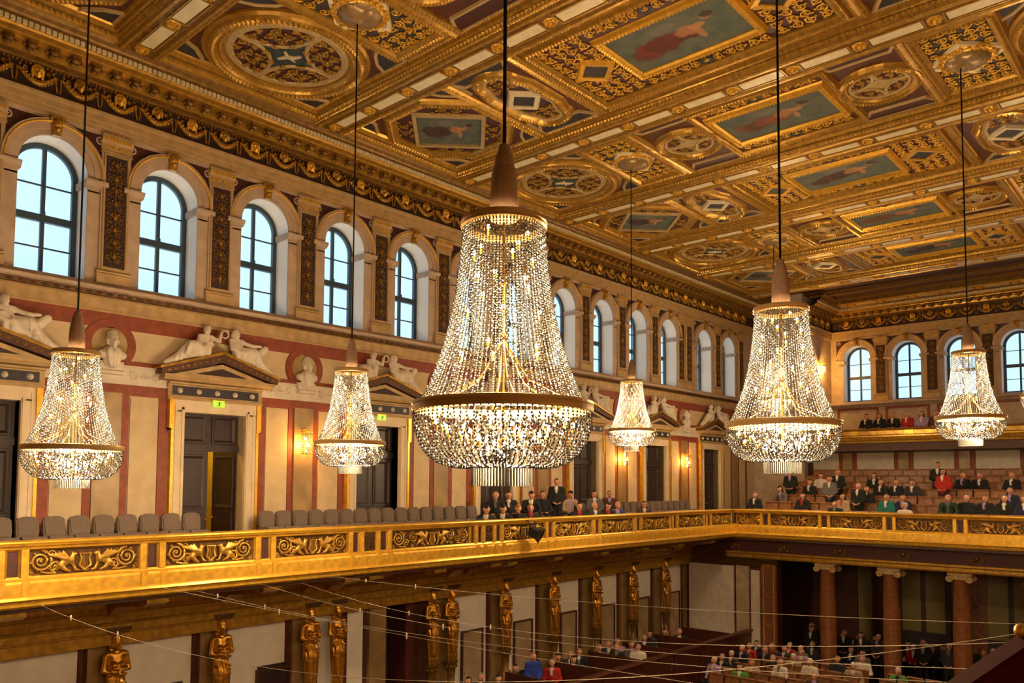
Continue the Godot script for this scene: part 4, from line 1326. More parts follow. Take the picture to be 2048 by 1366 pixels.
		b.mould(rect(-0.8, -0.55, 0.8, 0.6), [Vector2(0.03, 0), Vector2(0.02, 0.02), Vector2(-0.02, 0.02), Vector2(-0.03, 0)])
		part("panel_moulding", b, "wood", t)
	b = B.new()
	b.box(0.05, 2.9, FLOOR, FLOOR + 0.45, 8.0, 30.0)
	var pf := struct("floor_boxes", "raised brown floor of the parterre boxes", "floor")
	part("platform", b, "wood", pf)

# ---- ceiling ----
func painting_tex(seed_n: int, robe: Color, wide: bool) -> ImageTexture:
	var w := 256 if wide else 192
	var h := 160 if wide else 192
	var im := Image.create(w, h, false, Image.FORMAT_RGB8)
	var n := FastNoiseLite.new()
	n.seed = seed_n; n.frequency = 0.02; n.fractal_octaves = 4
	var blobs := []
	var r := RandomNumberGenerator.new()
	r.seed = seed_n
	# a draped floating figure: skirt, bodice, arms, head, cloud
	for k in 7: blobs.append([Vector2(0.2 + 0.06 * k, 0.58 - 0.012 * k + r.randf_range(-0.05, 0.05)), Vector2(0.12, 0.17 - 0.008 * k), robe.darkened(r.randf_range(0.0, 0.45))])
	blobs.append([Vector2(0.58, 0.46), Vector2(0.1, 0.13), Color(0.62, 0.43, 0.27)])
	blobs.append([Vector2(0.68, 0.44), Vector2(0.07, 0.06), Color(0.68, 0.47, 0.3)])
	blobs.append([Vector2(0.66, 0.6), Vector2(0.03, 0.13), Color(0.66, 0.45, 0.29)])
	blobs.append([Vector2(0.77, 0.34), Vector2(0.045, 0.07), Color(0.6, 0.42, 0.3)])
	blobs.append([Vector2(0.79, 0.3), Vector2(0.05, 0.06), Color(0.2, 0.13, 0.1)])
	blobs.append([Vector2(0.45, 0.25), Vector2(0.14, 0.1), Color(0.42, 0.4, 0.36)])
	for y in h:
		for x in w:
			var u := Vector2(float(x) / w, float(y) / h)
			var v := n.get_noise_2d(x, y)
			var c := Color(0.26, 0.31, 0.29).lerp(Color(0.36, 0.37, 0.31), clampf(0.5 + v, 0, 1))
			for q in blobs:
				var d: Vector2 = (u - q[0]) / q[1]
				var t := 1.0 - smoothstep(0.75, 1.15, d.length() + v * 0.5)
				c = c.lerp(q[2], t * 0.9)
			im.set_pixel(x, y, c)
	return ImageTexture.create_from_image(im)

func painting(parent: Node, size: Vector2, at: Vector3, turn: float, m: Material):
	var q := QuadMesh.new()
	q.size = size
	var o := part("painting", q, m, parent)
	o.transform = Transform3D(Basis(Vector3.UP, turn) * Basis(Vector3(1, 0, 0), PI / 2), at)

func CB(is_flat := true) -> B:
	var b := B.new(is_flat)
	b.xf = CEIL_F
	return b
func diamond(r: float, c := Vector2.ZERO) -> Array: return [c + Vector2(0, -r), c + Vector2(r, 0), c + Vector2(0, r), c + Vector2(-r, 0)]
const GILT := [Vector2(-0.13, 0), Vector2(-0.12, -0.05), Vector2(-0.06, -0.09), Vector2(0.0, -0.12), Vector2(0.07, -0.1), Vector2(0.1, -0.04), Vector2(0.13, 0)]
const CREAM := [Vector2(-0.04, 0), Vector2(-0.03, -0.04), Vector2(0.03, -0.05), Vector2(0.05, 0)]
func gilt_ring(path: Array, wide := 1.0) -> ArrayMesh:
	var b := CB()
	var pr := []
	for p in GILT: pr.append(Vector2(p.x * wide, p.y))
	b.mould(path, pr)
	b.beads(path, 0.085, Vector3(0.05, 0.055, -0.05), -0.11)
	return b.mesh()

var cm := {}
func sub(called: String, key: String, m: String, parent: Node, at: Vector3): part(called, cm[key], m, parent, at)
func ceiling_meshes():
	var b := CB()
	b.plate(rect(-8.4, -1.95, 8.4, 1.95), 0.0, 0.06)
	cm.field = b.mesh()
	b = CB()
	b.mould(rect(-8.2, -1.92, 8.2, 1.92), [Vector2(0.0, -0.25), Vector2(-0.05, -0.22), Vector2(-0.08, -0.15), Vector2(-0.15, -0.13), Vector2(-0.18, -0.05), Vector2(-0.23, 0)])
	for e in [-1, 1]:
		b.beads([Vector2(-8.1, e * 1.85), Vector2(8.1, e * 1.85)], 0.1, Vector3(0.055, 0.05, -0.06), -0.17, false)
		b.beads([Vector2(-8.1, e * 1.73), Vector2(8.1, e * 1.73)], 0.07, Vector3(0.035, 0.035, -0.04), -0.04, false)
	b.beads([Vector2(-8.12, -1.8), Vector2(-8.12, 1.8)], 0.1, Vector3(0.055, 0.05, -0.06), -0.16, false)
	cm.coffer = b.mesh()
	# round medallion
	b = CB()
	b.mould(circle(Vector2.ZERO, 1.5, 48), [Vector2(-0.24, 0), Vector2(-0.23, -0.06), Vector2(-0.16, -0.1), Vector2(-0.1, -0.07), Vector2(-0.06, -0.12), Vector2(0.0, -0.15), Vector2(0.07, -0.12), Vector2(0.1, -0.07), Vector2(0.14, -0.1), Vector2(0.19, -0.05), Vector2(0.2, 0)])
	b.beads(circle(Vector2.ZERO, 1.5, 96), 0.1, Vector3(0.06, 0.07, -0.06), -0.14)
	b.beads(circle(Vector2.ZERO, 1.34, 96), 0.1, Vector3(0.035, 0.035, -0.035), -0.09)
	cm.ring = b.mesh()
	b = CB(false)
	b.mould(circle(Vector2.ZERO, 1.18, 48), [Vector2(-0.05, 0), Vector2(-0.03, -0.05), Vector2(0.03, -0.05), Vector2(0.06, -0.02), Vector2(0.09, 0)])
	for k in 4: b.mould(lobe(PI / 4 + k * PI / 2, 1.12), CREAM)
	cm.cream_ring = b.mesh()
	for k in 4:
		b = CB()
		b.plate(lobe(PI / 4 + k * PI / 2, 1.1), -0.015, 0.0)
		cm["lobe%d" % k] = b.mesh()
		b = CB(false)
		b.scrolls(lobe(PI / 4 + k * PI / 2, 1.06), 0.27, 0.026, -0.03, k)
		cm["lobe_scroll%d" % k] = b.mesh()
	b = CB()
	b.plate(circle(Vector2.ZERO, 1.15, 40), -0.008, 0.0)
	cm.disc = b.mesh()
	b = CB(false)
	b.stroke([Vector2(-0.2, -0.12), Vector2(0.0, -0.05), Vector2(0.1, 0.1), Vector2(0.24, 0.16)], [0.03, 0.06, 0.05, 0.03], -0.03)
	b.stroke([Vector2(-0.05, 0.2), Vector2(0.02, 0.0), Vector2(0.15, -0.2)], [0.02, 0.04, 0.03], -0.03)
	cm.lyre = b.mesh()
	var tri := [Vector2(1.72, 1.72), Vector2(1.72, 1.02), Vector2(1.42, 1.16), Vector2(1.16, 1.42), Vector2(1.02, 1.72)]
	for k in 4:
		var p := []
		for q in tri: p.append(Vector2(q.x * (1 if k % 2 == 0 else -1), q.y * (1 if k < 2 else -1)))
		if k == 1 or k == 2: p.reverse()
		p.reverse()
		b = CB(); b.plate(p, -0.02, 0.0); cm["corner%d" % k] = b.mesh()
		b = CB(); b.mould(p, CREAM); cm["corner_frame%d" % k] = b.mesh()
	# square with the chandelier rosette
	cm.square = gilt_ring(rect(-0.72, -1.5, 0.72, 1.5))
	b = CB(); b.plate(rect(-0.66, -1.45, 0.66, 1.45), -0.01, 0.0); cm.square_field = b.mesh()
	b = CB(false)
	b.scrolls(rect(-0.62, 0.62, 0.62, 1.42), 0.27, 0.02, -0.025); b.scrolls(rect(-0.62, -1.42, 0.62, -0.62), 0.27, 0.02, -0.025)
	for e in [-1, 1]:
		for f in [-1, 1]: b.spiral(e * 0.5, f * 0.45, 0.11, 1.6, 0.0, e * f, 0.02, -0.025)
	cm.square_scroll = b.mesh()
	b = CB()
	b.mould(diamond(0.7), [Vector2(-0.06, -0.01), Vector2(-0.05, -0.06), Vector2(0.03, -0.07), Vector2(0.06, -0.01)])
	cm.diamond_big = b.mesh()
	b = B.new(false)
	b.lathe([Vector2(0.56, 0.0), Vector2(0.56, -0.05), Vector2(0.5, -0.09), Vector2(0.46, -0.06), Vector2(0.42, -0.1)], Vector3.ZERO, 32)
	for k in 24: b.bump(Vector3(cos(k * TAU / 24), 0, sin(k * TAU / 24)) * 0.51 + Vector3(0, -0.09, 0), Vector3(0.05, 0.03, 0.05))
	cm.rose_rim = b.mesh()
	b = B.new(false)
	b.lathe([Vector2(0.41, -0.06), Vector2(0.37, -0.13), Vector2(0.28, -0.19), Vector2(0.14, -0.22), Vector2(0.05, -0.24), Vector2(0.0, -0.3)], Vector3.ZERO, 32, 0.0, TAU, 0.12)
	cm.rose_shell = b.mesh()
	# lens medallion by the painting
	cm.lens = gilt_ring(circle(Vector2.ZERO, 0.78, 32))
	b = CB()
	for k in 4: b.mould(lobe(PI / 4 + k * PI / 2, 0.6), CREAM)
	b.plate(diamond(0.24), -0.02, 0.0)
	cm.lens_frame = b.mesh()
	b = CB(); b.plate(circle(Vector2.ZERO, 0.7, 32), -0.01, 0.0); cm.lens_field = b.mesh()
	b = CB(false)
	for k in 4: b.scrolls(lobe(PI / 4 + k * PI / 2, 0.58), 0.2, 0.018, -0.02, k)
	cm.lens_scroll = b.mesh()
	# central painting
	cm.paint_frame = gilt_ring(rect(-1.36, -0.86, 1.36, 0.86), 0.8)
	b = CB(false)
	for e in [-1, 1]: b.scrolls(rect(-1.4, e * 1.2 - 0.13, 1.4, e * 1.2 + 0.13), 0.26, 0.02, -0.025, 1 + e)
	cm.paint_bands = b.mesh()
	for e in [-1, 1]:
		b = CB(); b.mould(diamond(0.13, Vector2(0, e * 1.2)), CREAM); b.plate(diamond(0.12, Vector2(0, e * 1.2)), -0.02, 0.0); cm["stud%d" % e] = b.mesh()
	cm.paint_border = gilt_ring(rect(-1.6, -1.45, 1.6, 1.45), 0.7)
	cm.end_border = gilt_ring(rect(-2.72, -1.45, 2.72, 1.45), 0.9)
	b = CB(false)
	for e in [-1, 1]: b.scrolls(rect(minf(e * 1.5, e * 2.62), -1.3, maxf(e * 1.5, e * 2.62), 1.3), 0.27, 0.022, -0.025, 2)
	cm.end_scroll = b.mesh()
	b = CB(); b.plate(rect(-2.66, -1.38, 2.66, 1.38), -0.008, 0.0); cm.end_field = b.mesh()
	b = CB(); b.mould(diamond(0.44), [Vector2(-0.08, -0.01), Vector2(-0.07, -0.08), Vector2(0.03, -0.09), Vector2(0.07, -0.01)]); cm.diamond_frame = b.mesh()
	b = CB(); b.plate(diamond(0.4), -0.05, 0.0); cm.diamond_panel = b.mesh()
	# octagon
	cm.octagon = gilt_ring(circle(Vector2.ZERO, 1.56, 8, PI / 8, TAU + PI / 8), 1.3)
	b = CB(); b.plate(circle(Vector2.ZERO, 1.5, 8, PI / 8, TAU + PI / 8), -0.008, 0.0); cm.octagon_field = b.mesh()
	b = CB(); b.mould(diamond(1.17), [Vector2(-0.03, -0.01), Vector2(-0.03, -0.08), Vector2(0.05, -0.09), Vector2(0.08, -0.01)]); cm.octagon_frame = b.mesh()
	b = CB(false)
	for k in 4: b.scrolls([Vector2.from_angle(PI / 4 + k * PI / 2) * 0.86 + Vector2.from_angle(-PI / 4 + k * PI / 2) * 0.5, Vector2.from_angle(PI / 4 + k * PI / 2) * 1.36 + Vector2.from_angle(-PI / 4 + k * PI / 2) * 0.5, Vector2.from_angle(PI / 4 + k * PI / 2) * 1.36 - Vector2.from_angle(-PI / 4 + k * PI / 2) * 0.5, Vector2.from_angle(PI / 4 + k * PI / 2) * 0.86 - Vector2.from_angle(-PI / 4 + k * PI / 2) * 0.5], 0.24, 0.02, -0.025, k)
	cm.octagon_scroll = b.mesh()
	# quatrefoil
	var qp := []
	for q in [[Vector2(0, -0.9), 0.46, PI, TAU], [Vector2(0.6, -0.5), 0, 0, 0], [Vector2(0.6, 0.5), 0, 0, 0], [Vector2(0, 0.9), 0.46, 0, PI], [Vector2(-0.6, 0.5), 0, 0, 0], [Vector2(-0.6, -0.5), 0, 0, 0]]:
		if q[1] > 0: qp.append_array(circle(q[0], q[1], 12, q[2], q[3]))
		else: qp.append(q[0])
	cm.quatrefoil = gilt_ring(qp, 1.2)
	b = CB(); b.plate(qp, -0.008, 0.0); cm.quatrefoil_field = b.mesh()
	b = CB(); b.mould(qp, [Vector2(-0.2, 0), Vector2(-0.19, -0.05), Vector2(-0.13, -0.06), Vector2(-0.12, 0)]); cm.quatrefoil_frame = b.mesh()
	b = CB(false)
	b.scrolls(rect(-0.36, 0.55, 0.36, 1.2), 0.24, 0.02, -0.02); b.scrolls(rect(-0.36, -1.2, 0.36, -0.55), 0.24, 0.02, -0.02)
	cm.quatrefoil_scroll = b.mesh()
	var side := [Vector2(-0.85, 1.72), Vector2(-0.6, 1.3), Vector2(0.6, 1.3), Vector2(0.85, 1.72)]
	for e in [-1, 1]:
		var p := []
		for q in side: p.append(Vector2(q.x, q.y * e))
		if e < 0: p.reverse()
		b = CB(); b.plate(p, -0.02, 0.0); cm["side%d" % e] = b.mesh()
		b = CB(); b.mould(p, CREAM); cm["side_frame%d" % e] = b.mesh()
	b = CB()
	b.mould([Vector2(0, -1.72), Vector2(0, 1.72)], [Vector2(-0.14, 0), Vector2(-0.13, -0.06), Vector2(-0.07, -0.1), Vector2(0.0, -0.07), Vector2(0.07, -0.1), Vector2(0.13, -0.06), Vector2(0.14, 0)], false)
	b.beads([Vector2(-0.07, -1.7), Vector2(-0.07, 1.7)], 0.09, Vector3(0.045, 0.04, -0.05), -0.08, false)
	b.beads([Vector2(0.07, -1.7), Vector2(0.07, 1.7)], 0.09, Vector3(0.045, 0.04, -0.05), -0.08, false)
	cm.bar = b.mesh()
	# beam
	b = CB()
	b.plate(rect(-8.3, -0.4, 8.3, 0.4), -0.25, 0.04)
	cm.beam = b.mesh()
	b = CB()
	for e in [-1, 1]:
		b.mould([Vector2(-8.3, e * 0.32), Vector2(8.3, e * 0.32)], [Vector2(-0.05, -0.25), Vector2(-0.03, -0.29), Vector2(0.03, -0.29), Vector2(0.05, -0.25)], false)
		b.beads([Vector2(-8.3, e * 0.42), Vector2(8.3, e * 0.42)], 0.07, Vector3(0.035, 0.03, -0.03), -0.24, false)
	cm.beam_edge = b.mesh()
	b = CB()
	b.plate(rect(-0.46, -0.13, 0.46, 0.13), -0.27, -0.24)
	cm.white = b.mesh()
	b = CB(); b.mould(rect(-0.5, -0.17, 0.5, 0.17), [Vector2(-0.02, -0.25), Vector2(-0.015, -0.28), Vector2(0.015, -0.28), Vector2(0.02, -0.25)]); cm.white_frame = b.mesh()
	b = CB(false)
	b.mould(circle(Vector2.ZERO, 0.1, 16), [Vector2(-0.03, -0.25), Vector2(0, -0.3), Vector2(0.04, -0.25)])
	b.bump(Vector3(0, 0, -0.27), Vector3(0.07, 0.07, 0.06))
	for k in 8: b.bump(Vector3(cos(k * PI / 4) * 0.1, sin(k * PI / 4) * 0.1, -0.29), Vector3(0.035, 0.035, 0.025))
	cm.boss = b.mesh()

func lobe(phi: float, R: float) -> Array:
	var p := []
	var a0 := phi - 0.74
	var a1 := phi + 0.74
	for i in 11: p.append(Vector2.from_angle(lerpf(a0, a1, i / 10.0)) * R)
	var mid := Vector2.from_angle(phi) * R * cos(0.74)
	var ax := Vector2.from_angle(phi)
	for i in range(9, 0, -1):
		var q: Vector2 = p[i]
		p.append(q - 2.5 * ax * (q - mid).dot(ax))
	return p

func ceiling():
	ceiling_meshes()
	var root := struct("ceiling", "gilded coffered ceiling with painted panels and round medallions", "ceiling", V(CEN, CY, 0))
	var b := B.new()
	b.box(-9.9, 9.9, 0.06, 0.4, -6.5, 41.0)
	part("roof_slab", b, "brown", root)
	b = B.new()
	b.box(-8.4, 8.4, -0.02, 0.06, 36.7, 40.5)
	part("end_field", b, "gold_dark", root)
	b = B.new()
	for k in 3: b.box(-6.6, 6.6, -0.12, 0.0, 37.0 + k * 1.2, 37.3 + k * 1.2)
	part("end_ribs", b, "gold_old", root)
	var pm := []
	for i in 5:
		var m := StandardMaterial3D.new()
		m.albedo_texture = painting_tex(11 + i * 5, [Color(0.45, 0.13, 0.06), Color(0.5, 0.26, 0.14), Color(0.32, 0.09, 0.06), Color(0.48, 0.3, 0.18), Color(0.3, 0.2, 0.2)][i], i < 4)
		m.roughness = 0.7
		pm.append(m)
	for k in 8:
		var s := W1 - 0.5 * BAY + 2 * BAY * k
		# beam on the far side of the bay
		var bs := s + BAY
		var bm := part("beam", cm.beam, "gold_old", root, V(0, 0, bs))
		sub("beam_edge", "beam_edge", "gold", bm, Vector3.ZERO)
		for j in 13:
			var x := (j - 6) * 1.347
			sub("boss", "boss", "gold_bright", bm, V(x, 0, 0))
			if j < 12:
				sub("white_panel", "white", "panel_ceiling", bm, V(x + 0.673, 0, 0)); sub("panel_frame", "white_frame", "gold", bm, V(x + 0.673, 0, 0))
		if k == 7: continue
		var f := part("coffer_bay", cm.field, "coffer_red", root, V(0, 0, s))
		sub("coffer_moulding", "coffer", "gold", f, Vector3.ZERO)
		if k % 2 == 1:
			for e in [-1, 1]:
				var c := V(e * 6.5, 0, 0)
				sub("medallion_ring", "ring", "gold", f, c); sub("cream_ring", "cream_ring", "cream_gilt", f, c); sub("medallion_disc", "disc", "teal", f, c); sub("gilt_lyre", "lyre", "panel_ceiling", f, c)
				for j in 4:
					sub("lobe", "lobe%d" % j, "wine", f, c); sub("lobe_scroll", "lobe_scroll%d" % j, "gold", f, c)
					sub("corner_panel", "corner%d" % j, "slate", f, c); sub("corner_frame", "corner_frame%d" % j, "cream_gilt", f, c)
				c = V(e * 4.08, 0, 0)
				sub("rosette_border", "square", "gold", f, c); sub("rosette_field", "square_field", "ground_green", f, c); sub("rosette_scroll", "square_scroll", "gold_bright", f, c); sub("diamond_frame", "diamond_big", "panel_ceiling", f, c)
				sub("rosette_rim", "rose_rim", "gold_bright", f, c); sub("rosette_shell", "rose_shell", "shell", f, c)
				sub("divider", "bar", "gold", f, V(e * 3.2, 0, 0))
				c = V(e * 2.35, 0, 0)
				sub("lens_ring", "lens", "gold", f, c); sub("lens_frame", "lens_frame", "cream_gilt", f, c); sub("lens_field", "lens_field", "wine", f, c); sub("lens_scroll", "lens_scroll", "gold", f, c)
				for j in [-1, 1]:
					sub("side_panel", "side%d" % j, "wine", f, c); sub("side_frame", "side_frame%d" % j, "cream_gilt", f, c)
			sub("painting_border", "paint_border", "gold", f, Vector3.ZERO)
		else:
			for e in [-1, 1]:
				var c := V(e * 6.5, 0, 0)
				sub("octagon_ring", "octagon", "gold", f, c); sub("octagon_field", "octagon_field", "wine", f, c); sub("octagon_frame", "octagon_frame", "cream_gilt", f, c); sub("octagon_scroll", "octagon_scroll", "gold", f, c)
				painting(f, Vector2(1.64, 1.64), c + Vector3(0, -0.02, 0), PI / 4, pm[4])
				for j in 4:
					sub("corner_panel", "corner%d" % j, "slate", f, c); sub("corner_frame", "corner_frame%d" % j, "cream_gilt", f, c)
				sub("divider", "bar", "gold", f, V(e * 2.98, 0, 0)); sub("divider", "bar", "gold", f, V(e * 4.92, 0, 0))
				c = V(e * 4.02, 0, 0)
				sub("quatrefoil_ring", "quatrefoil", "gold", f, c); sub("quatrefoil_field", "quatrefoil_field", "wine", f, c); sub("quatrefoil_frame", "quatrefoil_frame", "cream_gilt", f, c); sub("quatrefoil_scroll", "quatrefoil_scroll", "gold", f, c)
				sub("diamond_frame", "diamond_frame", "panel_ceiling", f, c); sub("diamond_panel", "diamond_panel", "slate", f, c)
				for j in [-1, 1]:
					sub("side_panel", "side%d" % j, "slate", f, c); sub("side_frame", "side_frame%d" % j, "cream_gilt", f, c)
				c = V(e * 2.0, 0, 0)
				sub("diamond_frame", "diamond_frame", "gold_bright", f, c); sub("diamond_panel", "diamond_panel", "slate", f, c)
			sub("painting_border", "end_border", "gold", f, Vector3.ZERO); sub("painting_field", "end_field", "wine", f, Vector3.ZERO); sub("painting_scroll", "end_scroll", "gold_bright", f, Vector3.ZERO)
		sub("painting_frame", "paint_frame", "gold_bright", f, Vector3.ZERO); sub("painting_bands", "paint_bands", "gold_bright", f, Vector3.ZERO)
		for e in [-1, 1]: sub("small_diamond", "stud%d" % e, "slate", f, Vector3.ZERO)
		painting(f, Vector2(2.6, 1.6), Vector3(0, -0.03, 0), 0.0, pm[[3, 1, 0, 1, 2, 3, 2][k]])

# ---- the far end ----
func end_wall(heads: Array):
	var w := struct("wall_end", "end wall with arched windows above the upper gallery", "wall", V(0, 0, 40.05), -PI / 2)
	var b := B.new()
	var xs := []
	for k in 6: xs.append(3.7 + k * 2.24)
	for o in [0.0, -0.65]:
		for k in 6:
			b.xf = Transform3D(Basis(), V(0, 0, xs[k]))
			arch_plate(b, -1.12 if k > 0 else -1.4, 1.12 if k < 5 else 3.2, 3.9, 7.2, HW, SILL, SPR, o)
		b.xf = Transform3D()
		holed(b, 2.3, 18.0, 7.2, 9.0, [], o)
		holed(b, 2.3, 18.0, FLOOR - 0.3, 3.9, [], o)
	part("window_zone", b, "stone", w)
	for k in 6:
		copy(win0, "window_%d" % (14 + k), "arched pale window in the end wall, %s from the left corner" % ordinal(k), V(xs[k], 0, 40.05), -PI / 2)
		copy(pil0, "trim_%d" % (20 + k), "carved dark pilaster between windows of the end wall", V(xs[k] + 1.12, 0, 40.05), -PI / 2).set_meta("group", "end wall pilasters")
		b = B.new()
		b.xf = WALL_F
		b.mould(rect(xs[k] - 0.85, 1.9, xs[k] + 0.85, 3.6), [Vector2(0, 0), Vector2(0, 0.04), Vector2(0.12, 0.04), Vector2(0.12, 0.0)])
		part("red_frame", b, "red", w)
	b = B.new()
	b.ext([Vector2(0, 3.7), Vector2(0.1, 3.74), Vector2(0.2, 3.82), Vector2(0.3, 3.86), Vector2(0.3, 3.92), Vector2(0.06, 4.02), Vector2(-0.5, 4.02)], 2.4, 17.0)
	part("window_ledge", b, "stone", w)
	var en := struct("trim_50", "gilded cornice and frieze of heads along the end wall", "cornice", V(0, 0, 40.05), -PI / 2)
	entablature(en, 2.45, 16.5, 3.26, 0.755, 17, heads)
	var al := struct("trim_51", "short gilded frieze of heads beside the end wall corner", "cornice", V(2.45, 0, 0))
	entablature(al, 36.6, 40.05, 37.0, 0.77, 4, heads)
	# gallery
	var g := thing("gallery_parapet", "plain gilded front of the upper gallery below end windows", "balcony", V(0, 0, 36.0), -PI / 2)
	b = B.new()
	b.ext([Vector2(-0.1, 2.4), Vector2(0.12, 2.4), Vector2(0.14, 2.36), Vector2(0.1, 2.32), Vector2(0.06, 2.3), Vector2(0.06, 2.14), Vector2(0.12, 2.1), Vector2(0.12, 2.04), Vector2(0.06, 2.0), Vector2(0.1, 1.9), Vector2(0.2, 1.86), Vector2(0.22, 1.78), Vector2(-0.1, 1.76)], 2.45, 16.5)
	part("front", b, "gold", g)
	for k in 6:
		b = B.new()
		b.box(0.05, 0.1, 2.13, 2.31, xs[k] + 1.0, xs[k] + 1.35)
		part("plaque", b, "gold_bright", g)
	var gf := struct("floor_gallery", "floor of the upper gallery", "floor")
	b = B.new()
	b.box(0, 17.0, 1.45, 1.78, 35.95, 40.3)
	for k in 3: b.box(2.4, 16.5, 1.78, 1.78 + 0.22 * (k + 1), 37.3 + k * 0.8, 40.3)
	part("slab", b, "brown", gf)
	var bw := struct("wall_end_lower", "pale panelled wall behind the end balcony seats", "wall", V(0, 0, 38.25), -PI / 2)
	b = B.new()
	b.box(-0.3, 0.0, -2.0, 1.6, -0.6, 17.5)
	part("back", b, "red", bw)
	for k in 7:
		var x := 2.6 + k * 2.43
		b = B.new(); b.box(0, 0.05, -1.0, 1.72, x - 0.8, x + 0.8); part("pale_panel", b, "white_stone", bw)
		b = B.new(); b.box(0, 0.07, -1.0, 1.72, x + 1.0, x + 1.42); part("marble_strip", b, "marble", bw)
	# stepped side wall beyond the last door
	# under the end balcony
	var eb := struct("trim_52", "gilded beam over the columns under the end balcony", "beam", V(0, 0, 29.3), -PI / 2)
	b = B.new()
	b.ext([Vector2(-0.3, -2.85), Vector2(0.12, -2.85), Vector2(0.14, -2.8), Vector2(0.14, -2.7), Vector2(0.2, -2.66), Vector2(0.2, -2.6), Vector2(0.05, -2.58)], 2.2, 17.0)
	part("beam", b, "gold", eb)
	b = B.new()
	b.ext([Vector2(0.05, -2.6), Vector2(0.1, -2.15), Vector2(0.3, -2.1)], 0.5, 17.0)
	part("dark_frieze", b, "wine", eb)
	b = B.new(false)
	b.xf = WALL_F
	for e in [-1, 1]: b.spiral(e * 0.12, -2.44, 0.09, 1.6, PI / 2, -e, 0.022, 0.12)
	b.bump(Vector3(0, -2.36, 0.12), Vector3(0.09, 0.1, 0.05))
	var om := b.mesh()
	for x in [2.6, 4.55, 6.6, 8.7, 10.9]: part("scroll_ornament", om, "gold_old", eb, V(0, 0, x))
	var lw := struct("wall_end_side", "pale panels beside the columns under the end balcony", "wall", V(0, 0, 29.7), -PI / 2)
	b = B.new(); b.box(-0.4, 0.0, FLOOR, -2.1, -0.2, 4.05); part("core", b, "deep_red", lw)
	b = B.new(); b.box(0, 0.06, FLOOR + 0.9, -3.24, 0.3, 2.28); part("pale_panel", b, "white_stone", lw)
	b = B.new(); b.box(0, 0.1, FLOOR, -3.16, 2.4, 2.93); part("marble_pilaster", b, "marble_pale", lw)
	b = B.new(); b.box(0, 0.06, FLOOR + 0.9, -3.35, 3.0, 3.36); part("pale_panel", b, "white_stone", lw)
	b = B.new(); b.box(0, 0.12, FLOOR, -2.86, 3.44, 4.05); part("pilaster", b, "column_red", lw)
	b = B.new(); b.xf = WALL_F; b.mould(rect(3.54, FLOOR + 0.3, 3.94, -3.1), [Vector2(-0.02, 0.12), Vector2(0, 0.14), Vector2(0.02, 0.12)]); part("pilaster_bead", b, "cream_gold", lw)
	b = B.new(); b.ext([Vector2(0, -3.0), Vector2(0.16, -2.98), Vector2(0.22, -2.86), Vector2(0, -2.86)], 3.4, 4.1, true); part("pilaster_cap", b, "gold_old", lw)
	b = B.new(); b.ext([Vector2(0, -3.24), Vector2(0.1, -3.2), Vector2(0.2, -2.8), Vector2(0.4, -2.5), Vector2(0.45, -2.1)], -0.2, 4.1); part("cornice", b, "gold_dark", lw)
	# columns
	b = B.new(false)
	b.lathe([Vector2(0.34, -4.3), Vector2(0.34, -4.15), Vector2(0.3, -4.1), Vector2(0.28, -4.0), Vector2(0.275, -2.0), Vector2(0.245, -0.3), Vector2(0.26, -0.27), Vector2(0.26, -0.22)], Vector3.ZERO, 24)
	var shaft := b.mesh()
	b = B.new(false)
	b.flat()
	b.box(-0.3, 0.3, -0.06, 0.0, -0.36, 0.36); b.box(-0.26, 0.26, -0.2, -0.06, -0.3, 0.3)
	b.smooth()
	for o in [0.29, -0.29]:
		b.xf = Transform3D(Basis(), Vector3(o, -0.14, 0)) * WALL_F
		for e in [-1, 1]:
			b.spiral(e * 0.3, -0.03, 0.13, 1.8, PI / 2, e, 0.032, 0.0, 12)
			b.ball(Vector3(e * 0.3, -0.03, -0.02), Vector3(0.1, 0.1, 0.04), 10, 6)
	var cap := b.mesh()
	for x in [6.1, 8.26, 10.42, 12.6]:
		var t := thing("column", "red marble column with gilded scroll capital under the end balcony", "column", V(x, -2.86, 29.3), -PI / 2, "columns under the end balcony")
		part("shaft", shaft, "column_red", t); part("capital", cap, "cream_gold", t)
	# foyer wall behind the columns
	var fw := struct("wall_foyer", "dim brown wall with glazed doors behind the columns", "wall", V(0, 0, 33.6), -PI / 2)
	b = B.new(); b.box(-0.3, 0.0, FLOOR, -2.1, -0.5, 17.5); part("core", b, "wood", fw)
	for p in [[5.15, 0.6, "wood"], [6.0, 0.28, "olive_glass"], [9.85, 0.45, "column_red"], [12.3, 0.5, "column_red"], [14.6, 0.4, "column_red"]]:
		b = B.new(); b.box(0, 0.12, FLOOR, -2.6, p[0] - p[1], p[0] + p[1]); part("pier", b, p[2], fw)
	for x in [8.15, 13.4, 11.05]:
		var d := struct("door_%d" % (20 + int(x)), "tall double door with pale glass panes behind the red columns", "door", V(0, 0, 33.6), -PI / 2)
		b = B.new(); b.box(0, 0.06, FLOOR, -2.7, x - 0.95, x + 0.95); part("leaves", b, "door_wood", d)
		for e in [-1.0, 1.0]:
			b = B.new(); b.box(0.06, 0.08, -5.6, -2.95, x + e * 0.42 - 0.33, x + e * 0.42 + 0.33); part("pane", b, "olive_glass", d)
			b = B.new(false); b.ball(V(0.12, -6.0, x + e * 0.08), Vector3(0.03, 0.03, 0.03), 8, 5); part("knob", b, "gold", d)

